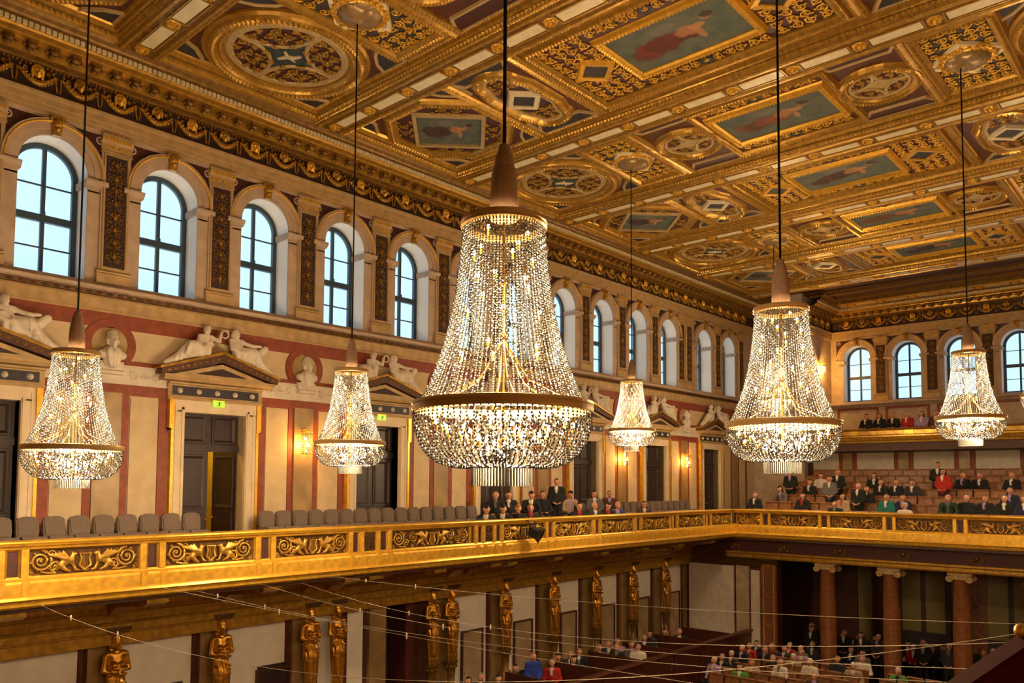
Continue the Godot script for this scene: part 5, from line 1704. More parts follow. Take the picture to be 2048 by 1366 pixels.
func shell():
	var f := struct("floor", "wooden parterre floor of the hall", "floor")
	var b := B.new(); b.box(-0.7, 19.2, FLOOR - 0.3, FLOOR, -6.5, 41.0); part("boards", b, "floor_wood", f)
	var r := struct("wall_right", "right wall of the hall with its own balcony", "wall")
	b = B.new(); b.box(18.4, 19.0, FLOOR, 9.0, -6.5, 41.0); part("core", b, "cream", r)
	b = B.new(); b.box(18.2, 18.4, 3.4, 4.0, -6.5, 36.5); b.box(17.8, 18.4, 8.1, 8.9, -6.5, 36.5); part("cornice", b, "gold_old", r)
	b = B.new(); b.box(15.65, 15.8, -2.05, -0.97, 10.5, 28.8); b.box(15.65, 18.4, -2.1, -1.95, 10.5, 36.5); part("balcony_front", b, "gold", r)
	for k in 11:
		b = B.new(); b.box(18.3, 18.42, 4.0, 7.2, 5.4 + k * 2.32 - 1.5, 5.4 + k * 2.32 - 0.8); part("pilaster", b, "brown", r)
	var k2 := struct("wall_back", "wall behind the stage end", "wall")
	b = B.new(); b.box(-0.7, 19.0, FLOOR, 9.0, -6.6, -6.0); part("core", b, "cream_gold", k2)
	var le := struct("wall_outer", "outer masonry behind the lower left wall and end", "wall")
	b = B.new(); b.box(-0.7, -0.62, FLOOR, -2.3, 30.0, 36.6); b.box(-0.65, 0.0, FLOOR, -2.0, 30.0, 41.0); b.box(-0.7, 2.2, -2.3, 9.2, 36.9, 41.0); b.box(-3.1, -0.65, FLOOR - 0.3, FLOOR, -6.5, 41.0)
	part("masonry", b, "brown", le)

# ---- chandeliers ----
const SKIRT := [Vector2(0.295, 1.31), Vector2(0.3, 1.2), Vector2(0.32, 1.0), Vector2(0.345, 0.82), Vector2(0.38, 0.62), Vector2(0.425, 0.44), Vector2(0.48, 0.28), Vector2(0.545, 0.12), Vector2(0.6, 0.02)]
const BOWL := [Vector2(0.632, -0.03), Vector2(0.632, -0.1), Vector2(0.618, -0.18), Vector2(0.588, -0.26), Vector2(0.54, -0.33), Vector2(0.47, -0.385), Vector2(0.39, -0.415), Vector2(0.3, -0.425), Vector2(0.22, -0.42)]
func along(prof: Array, gap: float) -> Array:
	var out := []
	var rest := 0.0
	for i in prof.size() - 1:
		var a: Vector2 = prof[i]
		var b: Vector2 = prof[i + 1]
		var l := (b - a).length()
		var d := rest
		while d < l:
			out.append(a.lerp(b, d / l)); d += gap
		rest = d - l
	return out
func gem_mesh(spots: Array) -> ArrayMesh:
	# spots: [position, radius, half height, turn]
	var v := PackedVector3Array()
	var n := PackedVector3Array()
	for q in spots:
		var c: Vector3 = q[0]
		var r: float = q[1]
		var h: float = q[2]
		var e := []
		for k in 4: e.append(c + Vector3(cos(q[3] + k * PI / 2) * r, 0, sin(q[3] + k * PI / 2) * r))
		for k in 4:
			for f in [1.0, -1.0]:
				var a := c + Vector3(0, h * f, 0)
				var nn: Vector3 = (((e[k] + e[(k + 1) % 4]) / 2 - c).normalized() * h + Vector3(0, r * f, 0)).normalized()
				if f < 0: v.append_array([a, e[(k + 1) % 4], e[k]])
				else: v.append_array([a, e[k], e[(k + 1) % 4]])
				n.append_array([nn, nn, nn])
	var arr := []
	arr.resize(Mesh.ARRAY_MAX)
	arr[Mesh.ARRAY_VERTEX] = v
	arr[Mesh.ARRAY_NORMAL] = n
	var m := ArrayMesh.new()
	m.add_surface_from_arrays(Mesh.PRIMITIVE_TRIANGLES, arr)
	return m

func make_chandelier() -> Node3D:
	var t := thing("chandelier", "", "chandelier")
	t.set_meta("group", "crystal chandeliers of the hall")
	var b := B.new(false)
	b.flat()
	b.lathe([Vector2(0.56, 0.0), Vector2(0.56, 0.035), Vector2(0.62, 0.045), Vector2(0.645, 0.04), Vector2(0.65, 0.02), Vector2(0.642, 0.01), Vector2(0.65, -0.01), Vector2(0.64, -0.03), Vector2(0.6, -0.035), Vector2(0.6, 0.0), Vector2(0.56, 0.0)], Vector3.ZERO, 56)
	part("lower_ring", b, "ring_gold", t)
	b = B.new()
	b.lathe([Vector2(0.27, 1.3), Vector2(0.27, 1.34), Vector2(0.295, 1.37), Vector2(0.31, 1.365), Vector2(0.315, 1.34), Vector2(0.305, 1.33), Vector2(0.315, 1.31), Vector2(0.3, 1.295), Vector2(0.27, 1.3)], Vector3.ZERO, 40)
	part("upper_ring", b, "ring_gold", t)
	b = B.new(false)
	b.lathe([Vector2(0.0, 1.37), Vector2(0.1, 1.37), Vector2(0.098, 1.52), Vector2(0.09, 1.7), Vector2(0.082, 1.725), Vector2(0.086, 1.74), Vector2(0.074, 1.755)], Vector3.ZERO, 44, 0.0, TAU, 0.05)
	part("tassel_sleeve", b, "sleeve", t)
	b = B.new(false)
	b.lathe([Vector2(0.076, 1.75), Vector2(0.07, 1.82), Vector2(0.058, 1.86), Vector2(0.046, 1.87), Vector2(0.048, 1.89), Vector2(0.04, 1.92), Vector2(0.008, 1.94)], Vector3.ZERO, 20)
	part("tassel_cap", b, "sleeve", t)
	b = B.new(false)
	b.lathe([Vector2(0.0, -0.3), Vector2(0.03, -0.28), Vector2(0.03, -0.2), Vector2(0.012, -0.16), Vector2(0.012, 0.5), Vector2(0.03, 0.52), Vector2(0.012, 0.55), Vector2(0.012, 0.88), Vector2(0.03, 0.9), Vector2(0.012, 0.93), Vector2(0.012, 1.35)], Vector3.ZERO, 10)
	for k in 6:
		var a := k * TAU / 6
		b.tube([Vector3(0, 0.5, 0), Vector3(cos(a) * 0.2, 0.2, sin(a) * 0.2), Vector3(cos(a) * 0.58, 0.01, sin(a) * 0.58)], 0.008, 4)
	part("stem", b, "gold_old", t)
	# crystals
	var sp := []
	var pts := along(SKIRT, 0.0195)
	for k in 78:
		for j in pts.size():
			var p: Vector2 = pts[j]
			var a := TAU * k / 78 + sin(j * 12.9 + k * 4.1) * 0.004
			sp.append([Vector3(cos(a) * p.x, p.y, sin(a) * p.x), 0.0096, 0.0102, j * 0.7 + k])
	stuff(part("crystal_skirt", gem_mesh(sp), "crystal", t))
	sp = []
	pts = along(BOWL, 0.024)
	for k in 84:
		for j in pts.size():
			if pts[j].x < 0.45 and k % 2 == 1: continue
			var p: Vector2 = pts[j]
			var a := TAU * k / 84 + sin(j * 7.9 + k * 4.1) * 0.005
			sp.append([Vector3(cos(a) * p.x, p.y, sin(a) * p.x), 0.0105, 0.012, j * 0.9 + k])
	for k in 700:
		var a := rng.randf() * TAU
		var r := sqrt(rng.randf()) * 0.5
		var y := rng.randf_range(-0.34, -0.05)
		if r > 0.56 + y * 0.5: continue
		sp.append([Vector3(cos(a) * r, y, sin(a) * r), rng.randf_range(0.008, 0.016), rng.randf_range(0.01, 0.02), rng.randf() * 3.0])
	stuff(part("crystal_bowl", gem_mesh(sp), "crystal_bright", t))
	b = B.new()
	for k in 60:
		var a := TAU * k / 60
		var c := Vector3(cos(a), 0, sin(a)) * 0.218
		b.tube([c + Vector3(0, -0.4, 0), c + Vector3(0, -0.555, 0)], 0.0062, 4)
	stuff(part("crystal_rods", b, "crystal_rod", t))
	# bulbs
	b = B.new(false)
	b.ball(Vector3.ZERO, Vector3(0.016, 0.021, 0.016), 6, 4)
	var bm := b.mesh()
	b = B.new(false)
	b.lathe([Vector2(0.0, -0.055), Vector2(0.011, -0.05), Vector2(0.011, -0.018), Vector2(0.016, -0.016)], Vector3.ZERO, 8)
	var hm := b.mesh()
	for ring in [[4, 1.24, 0.2, 0.2], [4, 1.08, 0.22, 0.9], [4, 0.9, 0.24, 0.5], [4, 0.68, 0.26, 1.2], [5, 0.42, 0.3, 0.3], [14, -0.09, 0.5, 0.1], [9, -0.16, 0.42, 0.35], [8, -0.2, 0.3, 0.2], [4, -0.25, 0.18, 0.6]]:
		for k in ring[0]:
			var a: float = ring[3] + TAU * k / ring[0]
			var at := Vector3(cos(a) * ring[2], ring[1] + 0.03 * sin(k * 2.3), sin(a) * ring[2])
			var bu := part("bulb", bm, "bulb", t, at)
			part("holder", hm, "gold_bright", bu)
	for l in [[0.68, LIGHT_UP], [-0.24, LIGHT_LOW]]: lamp(t, Vector3(0, l[0], 0), LIGHT_C, l[1], 0.22)
	return t

const SPOTS := [["A", 5.05, 0.44, 4.2, "smaller-looking crystal chandelier hanging before the door nearest the stage end"], ["C", 13.15, 0.53, 4.2, "big crystal chandelier hanging nearest over the hall, loose strands and bulbs clear"], ["B", 5.05, 0.7, 8.91, "crystal chandelier hanging before the second exit sign"], ["D", 13.2, 0.68, 8.91, "crystal chandelier hanging before the far corner of the balconies"], ["F", 5.05, 1.42, 18.19, "small crystal chandelier hanging before the middle of the left wall"], ["E", 13.15, 1.35, 18.19, "crystal chandelier hanging before the end wall windows"], ["Z", 5.05, 3.0, 27.46, "distant crystal chandelier seen through a nearer one"], ["Y", 13.15, 2.6, 27.46, "crystal chandelier over the end balcony, out by the right wall"]]
func chandeliers():
	var proto := make_chandelier()
	for i in SPOTS.size():
		var q: Array = SPOTS[i]
		var t: Node3D = proto if i == 0 else copy(proto, "chandelier", "", Vector3.ZERO)
		t.position = V(q[1], q[2], q[3])
		t.rotation.y = i * 0.37
		t.set_meta("label", q[4])
		var b := B.new(false)
		b.tube([Vector3(0, 1.93, 0), Vector3(0, CY - 0.1 - q[2], 0)], 0.014, 6)
		part("suspension_cable", b, "iron", t)

# ---- seats ----
func seats():
	var b := B.new()
	b.ext([Vector2(-0.02, 0.45), Vector2(0.38, 0.47), Vector2(0.44, 0.5), Vector2(0.45, 0.55), Vector2(0.4, 0.59), Vector2(0.0, 0.57)], -0.2, 0.2, true)
	var cushion := b.mesh()
	b = B.new()
	b.xf = Transform3D(Basis(Vector3(0, 0, 1), 0.12), Vector3(0.02, 0.54, 0))
	b.slab([Vector2(-0.17, 0.02), Vector2(0.17, 0.02), Vector2(0.19, 0.1), Vector2(0.185, 0.32), Vector2(0.15, 0.37), Vector2(0.07, 0.395), Vector2(-0.07, 0.395), Vector2(-0.15, 0.37), Vector2(-0.185, 0.32), Vector2(-0.19, 0.1)], -0.05, 0.03)
	b.slab([Vector2(-0.15, 0.05), Vector2(0.15, 0.05), Vector2(0.165, 0.3), Vector2(0.06, 0.365), Vector2(-0.06, 0.365), Vector2(-0.165, 0.3)], 0.03, 0.05)
	var back := b.mesh()
	b = B.new()
	for e in [-1, 1]: b.box(0.0, 0.04, 0.0, 0.44, e * 0.18 - 0.015, e * 0.18 + 0.015); b.box(0.36, 0.4, 0.0, 0.44, e * 0.18 - 0.015, e * 0.18 + 0.015)
	var legs := b.mesh()
	var first: Node3D = null
	var lab := "grey upholstered balcony chair in the row along the left wall"
	for k in 56:
		var s := 4.55 + k * 0.44
		if absf(s - 8.95) < 0.72 and s > 8.4: continue
		if s > 16.6 and s < 23.5 and k % 3 != 0: continue
		if first == null:
			first = thing("balcony_chair", lab, "chair", V(0.75, -1.6, s), 0.0, "grey chairs along the left wall")
			part("seat", cushion, "cloth_grey", first); part("backrest", back, "cloth_grey", first); part("legs", legs, "iron", first)
		else: copy(first, "balcony_chair", "", V(0.75, -1.6, s))
	for k in 22:
		var s := 4.5 + k * 0.46
		if absf(s - 8.9) < 0.6: continue
		copy(first, "balcony_chair", "grey upholstered balcony chair in the front row behind the parapet", V(1.65, -1.95, s)).set_meta("group", "grey chairs behind the parapet")
	# wooden seats of the end balcony and of the floor
	b = B.new()
	var prof := [Vector2(0.0, 0.42), Vector2(-0.04, 0.42), Vector2(-0.1, 0.95), Vector2(-0.07, 0.99), Vector2(-0.04, 0.95)]
	b.ext(prof, -0.25, 0.25, true)
	var wback := b.mesh()
	b = B.new()
	b.box(-0.02, 0.42, 0.4, 0.45, -0.25, 0.25)
	var wseat := b.mesh()
	b = B.new()
	for e in [-1, 1]: b.box(-0.06, 0.38, 0.0, 0.4, e * 0.24 - 0.02, e * 0.24 + 0.02)
	var wside := b.mesh()
	var w: Node3D = null
	for row in 7:
		for k in 24:
			var x := 3.3 + k * 0.54
			if x > 13.2: continue
			var at := V(x, -1.95 + 0.27 * row, 29.95 + row * 1.0)
			if w == null:
				w = thing("wooden_seat", "light brown wooden seat in the rising rows of end balcony", "seat", at, -PI / 2, "wooden seats of the end balcony")
				part("seat", wseat, "seat_wood", w); part("backrest", wback, "seat_wood", w); part("sides", wside, "seat_wood", w)
			else: copy(w, "wooden_seat", "", at, -PI / 2)
	for row in 5:
		for k in 16:
			var x := 4.2 + k * 0.56
			if k % 8 == 7: continue
			copy(w, "wooden_seat", "orange brown wooden seat in the rows of the hall floor", V(x, FLOOR, 24.4 + row * 0.95), -PI / 2).set_meta("group", "wooden seats of the hall floor")

# ---- cables, spotlight, near handrail ----
func cables():
	var i := 0
	for q in [[4.42, -1.89, 6.31, -1.07, 0.69], [5.34, -1.52, 9.66, -2.47, 0.15], [6.76, -1.87, 8.47, -1.78, 0.29], [9.36, -2.05, 8.42, -1.38, 0.45], [9.84, -1.94, 12.3, -1.74, 0.16], [8.24, -1.91, 7.6, -1.49, 0.34]]:
		var t := thing("microphone_cable", "thin pale cable with small microphones stretched across the hall", "cable", Vector3.ZERO, 0.0, "thin cables stretched across the hall")
		var p := []
		for k in (36 if i != 4 else 32):
			var u := k / 31.3
			p.append(V(lerpf(2.85, 15.66, u), lerpf(q[1], q[3], u) - q[4] * 4 * u * (1 - u), lerpf(q[0], q[2], u)))
		var b := B.new(false)
		b.tube(p, 0.0038, 4)
		part("wire", b, "cable", t)
		for k in ([3, 6] if i % 2 == 0 else [9, 14]):
			b = B.new(false)
			b.xf = Transform3D(Basis(), p[k])
			b.lathe([Vector2(0, -0.05), Vector2(0.011, -0.035), Vector2(0.012, 0.015), Vector2(0.008, 0.04), Vector2(0, 0.04)], Vector3.ZERO, 8)
			part("microphone", b, "white_stone", t)
		i += 1

func odds():
	# black spotlight on the parapet
	var t := thing("spotlight", "black spotlight with barn doors clamped to the gilded parapet", "spotlight", V(2.86, -1.32, 16.55))
	var b := B.new()
	b.xf = Transform3D(Basis(Vector3(0, 0, 1), -0.5) * Basis(Vector3.UP, 0.5), Vector3(0.1, 0, 0))
	b.box(-0.1, 0.14, -0.12, 0.12, -0.11, 0.11)
	part("housing", b, "black", t)
	b = B.new()
	b.xf = Transform3D(Basis(Vector3(0, 0, 1), -0.5) * Basis(Vector3.UP, 0.5), Vector3(0.1, 0, 0))
	for e in [-1.0, 1.0]:
		b.quad(Vector3(0.14, -0.13, e * 0.11), Vector3(0.14, 0.13, e * 0.11), Vector3(0.27, 0.17, e * 0.17), Vector3(0.27, -0.17, e * 0.17))
		b.quad(Vector3(0.14, e * 0.12, -0.11), Vector3(0.14, e * 0.12, 0.11), Vector3(0.27, e * 0.18, 0.17), Vector3(0.27, e * 0.18, -0.17))
	part("barn_doors", b, "black", t)
	b = B.new(false)
	b.tube([Vector3(-0.04, 0.3, 0.12), Vector3(0.05, 0.28, 0.12), Vector3(0.1, 0.0, 0.14), Vector3(0.1, 0.0, -0.14), Vector3(0.05, 0.28, -0.12)], 0.014, 5)
	part("yoke", b, "iron", t)
	# sloping red handrail close to the camera
	t = thing("handrail", "dark red wooden handrail with brass knob close by the balcony", "handrail")
	b = B.new()
	var a0 := V(16.28, -0.67, 2.13)
	var a1 := V(16.87, -0.15, 2.54)
	var y := (a1 - a0).normalized()
	var w := y.cross(Vector3.UP).normalized()
	var u := w.cross(y).normalized()
	var c := []
	for q in [[-0.05, -0.01], [-0.04, 0.0], [0.04, 0.0], [0.05, -0.01], [0.05, -0.14], [0.03, -0.16], [-0.03, -0.16], [-0.05, -0.14]]: c.append(w * q[0] + u * q[1])
	for k in 8: b.quad(a0 + c[k], a0 + c[(k + 1) % 8], a1 + c[(k + 1) % 8], a1 + c[k])
	for q in [a0, a1]:
		for k in range(1, 7): b.tri(q + c[0], q + c[k], q + c[k + 1])
	part("rail", b, "rail_red", t)
	b = B.new(false)
	b.ball(V(16.6, -0.365, 2.37), Vector3(0.018, 0.018, 0.018), 10, 6)
	part("knob", b, "gold_bright", t)

const LIGHT_C := Color(1.0, 0.87, 0.68)
const LIGHT_UP := 4.4
const LIGHT_LOW := 25.5

func _ready():
	rng.seed = 42
	# camera
	var cam := Camera3D.new()
	add_child(cam)
	cam.projection = Camera3D.PROJECTION_FRUSTUM
	cam.near = 0.05
	cam.far = 200.0
	cam.size = 0.05 * 1366.0 / 1598.35
	cam.frustum_offset = Vector2(0, 0.05 * (874.25 - 683.0) / 1598.35)
	cam.transform = Transform3D(Basis(Vector3(0.7452, 0.0055, -0.6668), Vector3(0.0338, 0.9984, 0.046), Vector3(0.666, -0.0568, 0.7438)).orthonormalized(), V(17, 0, 0))
	cam.current = true
	# sky beyond the windows
	var env := Environment.new()
	env.background_mode = Environment.BG_SKY
	var sky := Sky.new()
	var ps := ProceduralSkyMaterial.new()
	ps.sky_top_color = Color(0.64, 0.82, 0.95)
	ps.sky_horizon_color = Color(0.7, 0.86, 0.97)
	ps.ground_bottom_color = Color(0.7, 0.86, 0.97)
	ps.ground_horizon_color = Color(0.7, 0.86, 0.97)
	ps.energy_multiplier = 1.9
	sky.sky_material = ps
	env.sky = sky
	env.tonemap_mode = Environment.TONE_MAPPER_LINEAR
	env.tonemap_exposure = 1.08
	env.sdfgi_enabled = true
	env.ssao_enabled = true
	env.ssil_enabled = true
	var we := WorldEnvironment.new()
	we.environment = env
	add_child(we)
	materials()
	var bs := mat("bulb_soft", Color(1, 0.95, 0.8), 0.4)
	bs.emission_enabled = true
	bs.emission = Color(1.0, 0.85, 0.5)
	bs.emission_energy_multiplier = 2.0
	mat("ring_gold", Color(0.74, 0.6, 0.38), 0.35, 0.5)
	mat("coffer_red", Color(0.4, 0.2, 0.09), 0.5, 0.2, 0.35, 1.0)
	mat("rail_red", Color(0.26, 0.07, 0.06), 0.6).metallic_specular = 0.1
	mat("shell", Color(0.62, 0.5, 0.32), 0.35, 0.4, 0.2, 1.0)
	# structure
	shell()
	left_wall()
	var heads := [head_mesh(0), head_mesh(1)]
	var en := struct("trim_49", "long gilded cornice and frieze of heads along the left wall", "cornice")
	entablature(en, -5.0, 36.5, W1 - 4 * 0.7729 + 0.02 - 0.4, 0.7729, 44, heads)
	ceiling()
	end_wall(heads)
	balconies()
	under_balcony()
	doors_and_statues()
	# objects
	chandeliers()
	sconces()
	seats()
	cables()
	odds()
	for q in CROWD: person(q[0], q[1], q[2], V(q[3], q[4], q[5]), deg_to_rad(q[6]), q[7], q[8], q[9])
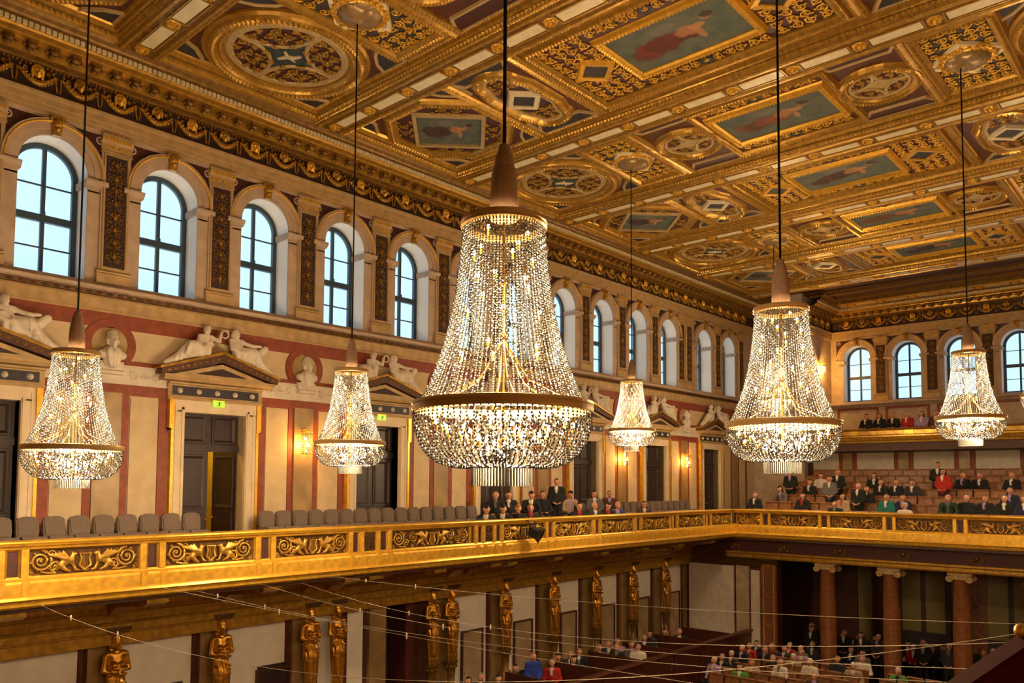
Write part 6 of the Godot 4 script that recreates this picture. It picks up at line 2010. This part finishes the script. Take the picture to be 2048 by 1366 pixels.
const CROWD := [
	["lean","charcoal","dark",2.00,-1.95,15.73,-136,"in left balcony","white",false],["sit","black","blond",0.95,-1.60,17.22,-135,"in left balcony","grey",false],["lean","black","dark",2.00,-1.95,16.41,-139,"in left balcony","white",false],
	["sit","black","dark",0.95,-1.60,17.79,-130,"in left balcony","white",false],["lean","black","blond",2.00,-1.95,16.99,-132,"in left balcony","black",false],["sit","black","blond",2.00,-1.95,17.56,-123,"in left balcony","red",false],
	["lean","black","dark",0.95,-1.60,18.79,-131,"in left balcony","white",false],["sit","black","dark",0.95,-1.60,19.36,-131,"in left balcony","black",false],["stand","black","dark",0.95,-1.60,20.09,-139,"in left balcony","white",false],
	["lean","beige","dark",0.95,-1.60,20.66,-114,"in left balcony","lilac",false],["sit","black","dark",2.00,-1.95,19.90,-131,"in left balcony","red",true],["sit","grey","dark",0.95,-1.60,22.13,-130,"in left balcony","white",true],
	["sit","charcoal","bald",2.00,-1.95,20.69,-112,"in left balcony","white",false],["lean","black","dark",2.00,-1.95,21.26,-116,"in left balcony","red",true],["sit","brown","blond",0.95,-1.60,23.02,-137,"in left balcony","lilac",false],
	["lean","blue","bald",2.00,-1.95,21.82,-118,"in left balcony","lilac",false],["sit","brown","dark",2.00,-1.95,23.58,-132,"in left balcony","white",true],["sit","black","grey",2.70,-1.68,30.75,181,"on end balcony","white",false],
	["lean","grey","dark",3.46,-1.41,31.75,166,"on end balcony","lilac",true],["stand","black","grey",3.34,-1.14,32.75,193,"on end balcony","lilac",false],["sit","black","dark",4.66,-1.68,30.75,179,"on end balcony","red",true],
	["sit","black","dark",4.15,-1.14,32.75,175,"on end balcony","white",false],["sit","white","dark",4.24,-0.87,33.75,175,"on end balcony","white",false],["stand","grey","dark",5.34,-1.41,31.75,191,"on end balcony","white",false],
	["stand","black","blond",5.30,-1.14,32.75,186,"on end balcony","white",true],["sit","black","blond",6.25,-1.95,29.75,188,"on end balcony","grey",false],["sit","beige","dark",6.19,-1.68,30.75,168,"on end balcony","red",true],
	["stand","black","grey",6.76,-1.68,30.75,172,"on end balcony","white",false],["sit","black","blond",6.73,-1.41,31.75,171,"on end balcony","white",false],["sit","black","dark",6.38,-0.87,33.75,189,"on end balcony","white",true],
	["sit","black","blond",6.94,-1.14,32.75,172,"on end balcony","white",false],["sit","black","blond",7.50,-1.14,32.75,167,"on end balcony","white",false],["sit","charcoal","dark",8.07,-1.14,32.75,184,"on end balcony","white",false],
	["sit","teal","blond",7.74,-1.68,30.75,176,"on end balcony","white",false],["sit","navy","dark",8.30,-1.68,30.75,171,"on end balcony","lilac",false],["sit","white","white",8.63,-1.95,29.75,166,"on end balcony","white",false],
	["stand","black","dark",8.72,-0.87,33.75,188,"on end balcony","white",false],["stand","red","dark",9.14,-1.14,32.75,175,"on end balcony","white",true],["sit","black","bald",9.57,-0.87,33.75,166,"on end balcony","lilac",false],
	["sit","black","grey",10.13,-0.87,33.75,176,"on end balcony","white",false],["lean","dark green","bald",9.75,-1.68,30.75,193,"on end balcony","grey",false],["sit","black","white",10.32,-1.68,30.75,175,"on end balcony","black",false],
	["sit","black","blond",10.88,-1.68,30.75,170,"on end balcony","lilac",false],["sit","black","white",11.44,-1.68,30.75,185,"on end balcony","white",false],["sit","navy","grey",11.43,-1.41,31.75,184,"on end balcony","lilac",false],
	["sit","black","bald",11.16,-0.87,33.75,167,"on end balcony","white",false],["sit","navy","blond",12.00,-1.68,30.75,191,"on end balcony","white",false],["sit","black","dark",5.73,1.78,36.70,169,"in upper gallery","white",true],
	["sit","black","dark",6.29,1.78,36.70,172,"in upper gallery","white",false],["sit","red","grey",6.86,1.78,36.70,167,"in upper gallery","white",false],["sit","lilac","dark",7.42,1.78,36.70,187,"in upper gallery","white",true],
	["sit","brown","dark",7.98,1.78,36.70,183,"in upper gallery","white",false],["sit","black","dark",5.17,1.78,36.70,167,"in upper gallery","white",false],["sit","black","dark",3.60,-7.20,28.80,179,"on hall floor","white",false],
	["sit","charcoal","dark",4.77,-7.20,28.59,173,"on hall floor","white",false],["sit","red","blond",3.60,-7.20,28.20,179,"on hall floor","white",false],["sit","brown","blond",4.20,-7.20,28.78,181,"on hall floor","red",true],
	["sit","red","grey",4.66,-7.20,29.30,174,"on hall floor","white",false],["sit","navy","white",3.60,-7.20,27.60,172,"on hall floor","white",false],["sit","black","grey",3.75,-7.20,25.75,193,"on hall floor","white",false],
	["sit","lilac","white",3.80,-7.20,25.10,167,"on hall floor","white",false],["sit","charcoal","white",3.76,-7.20,26.43,184,"on hall floor","white",false],["sit","beige","blond",4.88,-7.20,25.66,193,"on hall floor","white",false],
	["sit","black","grey",5.13,-7.20,26.76,181,"on hall floor","black",false],["sit","lilac","blond",5.45,-7.20,28.45,193,"on hall floor","white",true],["sit","grey","bald",5.19,-7.20,29.01,176,"on hall floor","red",false],
	["sit","beige","white",5.56,-7.20,27.46,191,"on hall floor","white",false],["sit","navy","dark",6.61,-7.20,30.11,172,"on hall floor","white",true],["sit","grey","dark",7.12,-7.20,29.78,178,"on hall floor","lilac",false],
	["sit","black","blond",6.40,-7.20,32.14,167,"on hall floor","red",true],["sit","white","blond",6.00,-7.20,32.70,174,"on hall floor","white",false],["sit","black","dark",7.00,-7.20,32.13,184,"on hall floor","grey",false],
	["sit","white","blond",7.58,-7.20,31.99,191,"on hall floor","red",false],["sit","charcoal","dark",7.81,-7.20,32.70,185,"on hall floor","white",true],["sit","lilac","white",8.41,-7.20,32.70,191,"on hall floor","white",false],
	["sit","black","grey",8.77,-7.20,32.12,183,"on hall floor","red",false],["sit","black","dark",9.37,-7.20,32.08,187,"on hall floor","white",false],["sit","black","bald",9.85,-7.20,31.63,194,"on hall floor","white",false],
	["sit","brown","bald",10.32,-7.20,32.70,182,"on hall floor","grey",false],["sit","red","blond",8.16,-7.20,32.14,185,"on hall floor","white",true],["sit","black","dark",10.80,-7.20,32.11,167,"on hall floor","red",false],
	["sit","beige","white",7.57,-7.20,27.49,194,"on hall floor","white",false],["sit","brown","bald",7.16,-7.20,25.23,192,"on hall floor","lilac",false],["sit","green","white",8.90,-7.20,27.68,183,"on hall floor","black",false],
	["sit","black","blond",4.30,-7.20,27.98,178,"on hall floor","lilac",true],["sit","white","grey",5.58,-7.20,26.35,169,"on hall floor","grey",false],["sit","green","dark",4.89,-7.20,24.77,194,"on hall floor","white",true],
	["sit","white","white",6.29,-7.20,27.09,179,"on hall floor","white",false],["sit","charcoal","blond",6.83,-7.20,28.12,186,"on hall floor","black",false],["sit","white","grey",7.43,-7.20,28.81,192,"on hall floor","white",false],
	["sit","black","blond",10.93,-7.20,32.70,177,"on hall floor","red",false],["sit","charcoal","grey",5.21,-7.20,30.07,188,"on hall floor","white",false],["sit","black","grey",5.46,-7.20,31.00,193,"on hall floor","white",false],
	["sit","black","white",6.60,-7.20,32.70,194,"on hall floor","white",false],["sit","black","dark",9.01,-7.20,32.68,175,"on hall floor","white",false],["sit","navy","dark",9.61,-7.20,32.70,188,"on hall floor","white",false],
	["sit","charcoal","bald",9.97,-7.20,32.22,168,"on hall floor","white",false],["sit","brown","bald",11.53,-7.20,32.65,193,"on hall floor","white",false],["sit","black","white",5.51,-7.20,32.36,190,"on hall floor","white",false],
	["sit","black","grey",7.21,-7.20,32.70,187,"on hall floor","black",false],["stand","black","dark",4.82,-7.20,31.00,180,"on hall floor","white",false],["stand","black","grey",8.78,-7.20,31.00,193,"on hall floor","lilac",false],
	["stand","charcoal","bald",9.61,-7.20,31.00,178,"on hall floor","grey",false],["stand","black","grey",6.06,-7.20,31.00,185,"on hall floor","white",false],["stand","charcoal","white",7.27,-7.20,31.00,170,"on hall floor","lilac",false],
	["stand","black","blond",4.52,-7.20,31.80,191,"on hall floor","white",true],["stand","black","bald",10.27,-7.20,31.00,194,"on hall floor","white",false],["stand","black","white",10.94,-7.20,31.00,191,"on hall floor","white",false],
	["stand","black","white",7.87,-7.20,31.00,194,"on hall floor","white",false],["stand","black","dark",6.67,-7.20,31.00,194,"on hall floor","white",true],["sit","black","grey",0.95,-6.75,12.34,-143,"in parterre box","white",false],
	["lean","grey","white",0.95,-6.75,11.98,-126,"in parterre box","white",false],["sit","brown","dark",0.95,-6.75,13.27,-130,"in parterre box","white",false],["lean","black","grey",0.95,-6.75,12.81,-143,"in parterre box","white",false],
	["sit","black","grey",0.95,-6.75,14.50,-149,"in parterre box","black",false],["sit","charcoal","grey",0.95,-6.75,16.64,-139,"in parterre box","white",false],["sit","brown","dark",1.48,-6.75,16.81,-149,"in parterre box","black",false],
	["sit","black","dark",0.95,-6.75,18.13,-135,"in parterre box","red",false],["sit","black","grey",0.95,-6.75,18.69,-127,"in parterre box","lilac",false],["sit","black","dark",0.95,-6.75,20.18,-126,"in parterre box","white",false],
	["sit","black","blond",0.95,-6.75,21.29,-147,"in parterre box","white",false],["sit","black","dark",1.51,-6.75,20.25,-140,"in parterre box","white",true],["sit","charcoal","grey",1.01,-6.75,20.74,-142,"in parterre box","white",false],
	["sit","red","grey",1.31,-6.75,19.42,-140,"in parterre box","white",false],["sit","grey","blond",1.02,-6.75,22.31,-126,"in parterre box","white",false],["sit","black","bald",0.95,-6.75,22.96,-137,"in parterre box","white",false],
	["sit","black","bald",1.45,-6.75,22.71,-142,"in parterre box","grey",false],["sit","lilac","bald",0.95,-6.75,23.52,-138,"in parterre box","white",false],["sit","grey","dark",1.51,-6.75,23.52,-135,"in parterre box","lilac",false],
	["sit","white","grey",1.98,-6.75,23.21,-152,"in parterre box","white",false],["sit","black","grey",1.23,-6.75,24.78,-147,"in parterre box","white",false],["sit","navy","dark",1.13,-6.75,26.33,-150,"in parterre box","black",false],
	["sit","black","grey",1.53,-6.75,26.72,-150,"in parterre box","white",false],["sit","black","dark",1.02,-6.75,16.08,-154,"in parterre box","lilac",true],["lean","navy","bald",0.95,-6.75,15.06,-130,"in parterre box","white",false],
	["sit","charcoal","dark",0.95,-6.75,25.57,-151,"in parterre box","black",true],["stand","black","dark",1.40,-6.95,12.76,-106,"in parterre box","white",false],["stand","blue","blond",1.50,-6.75,18.31,-114,"in parterre box","blue",false]]
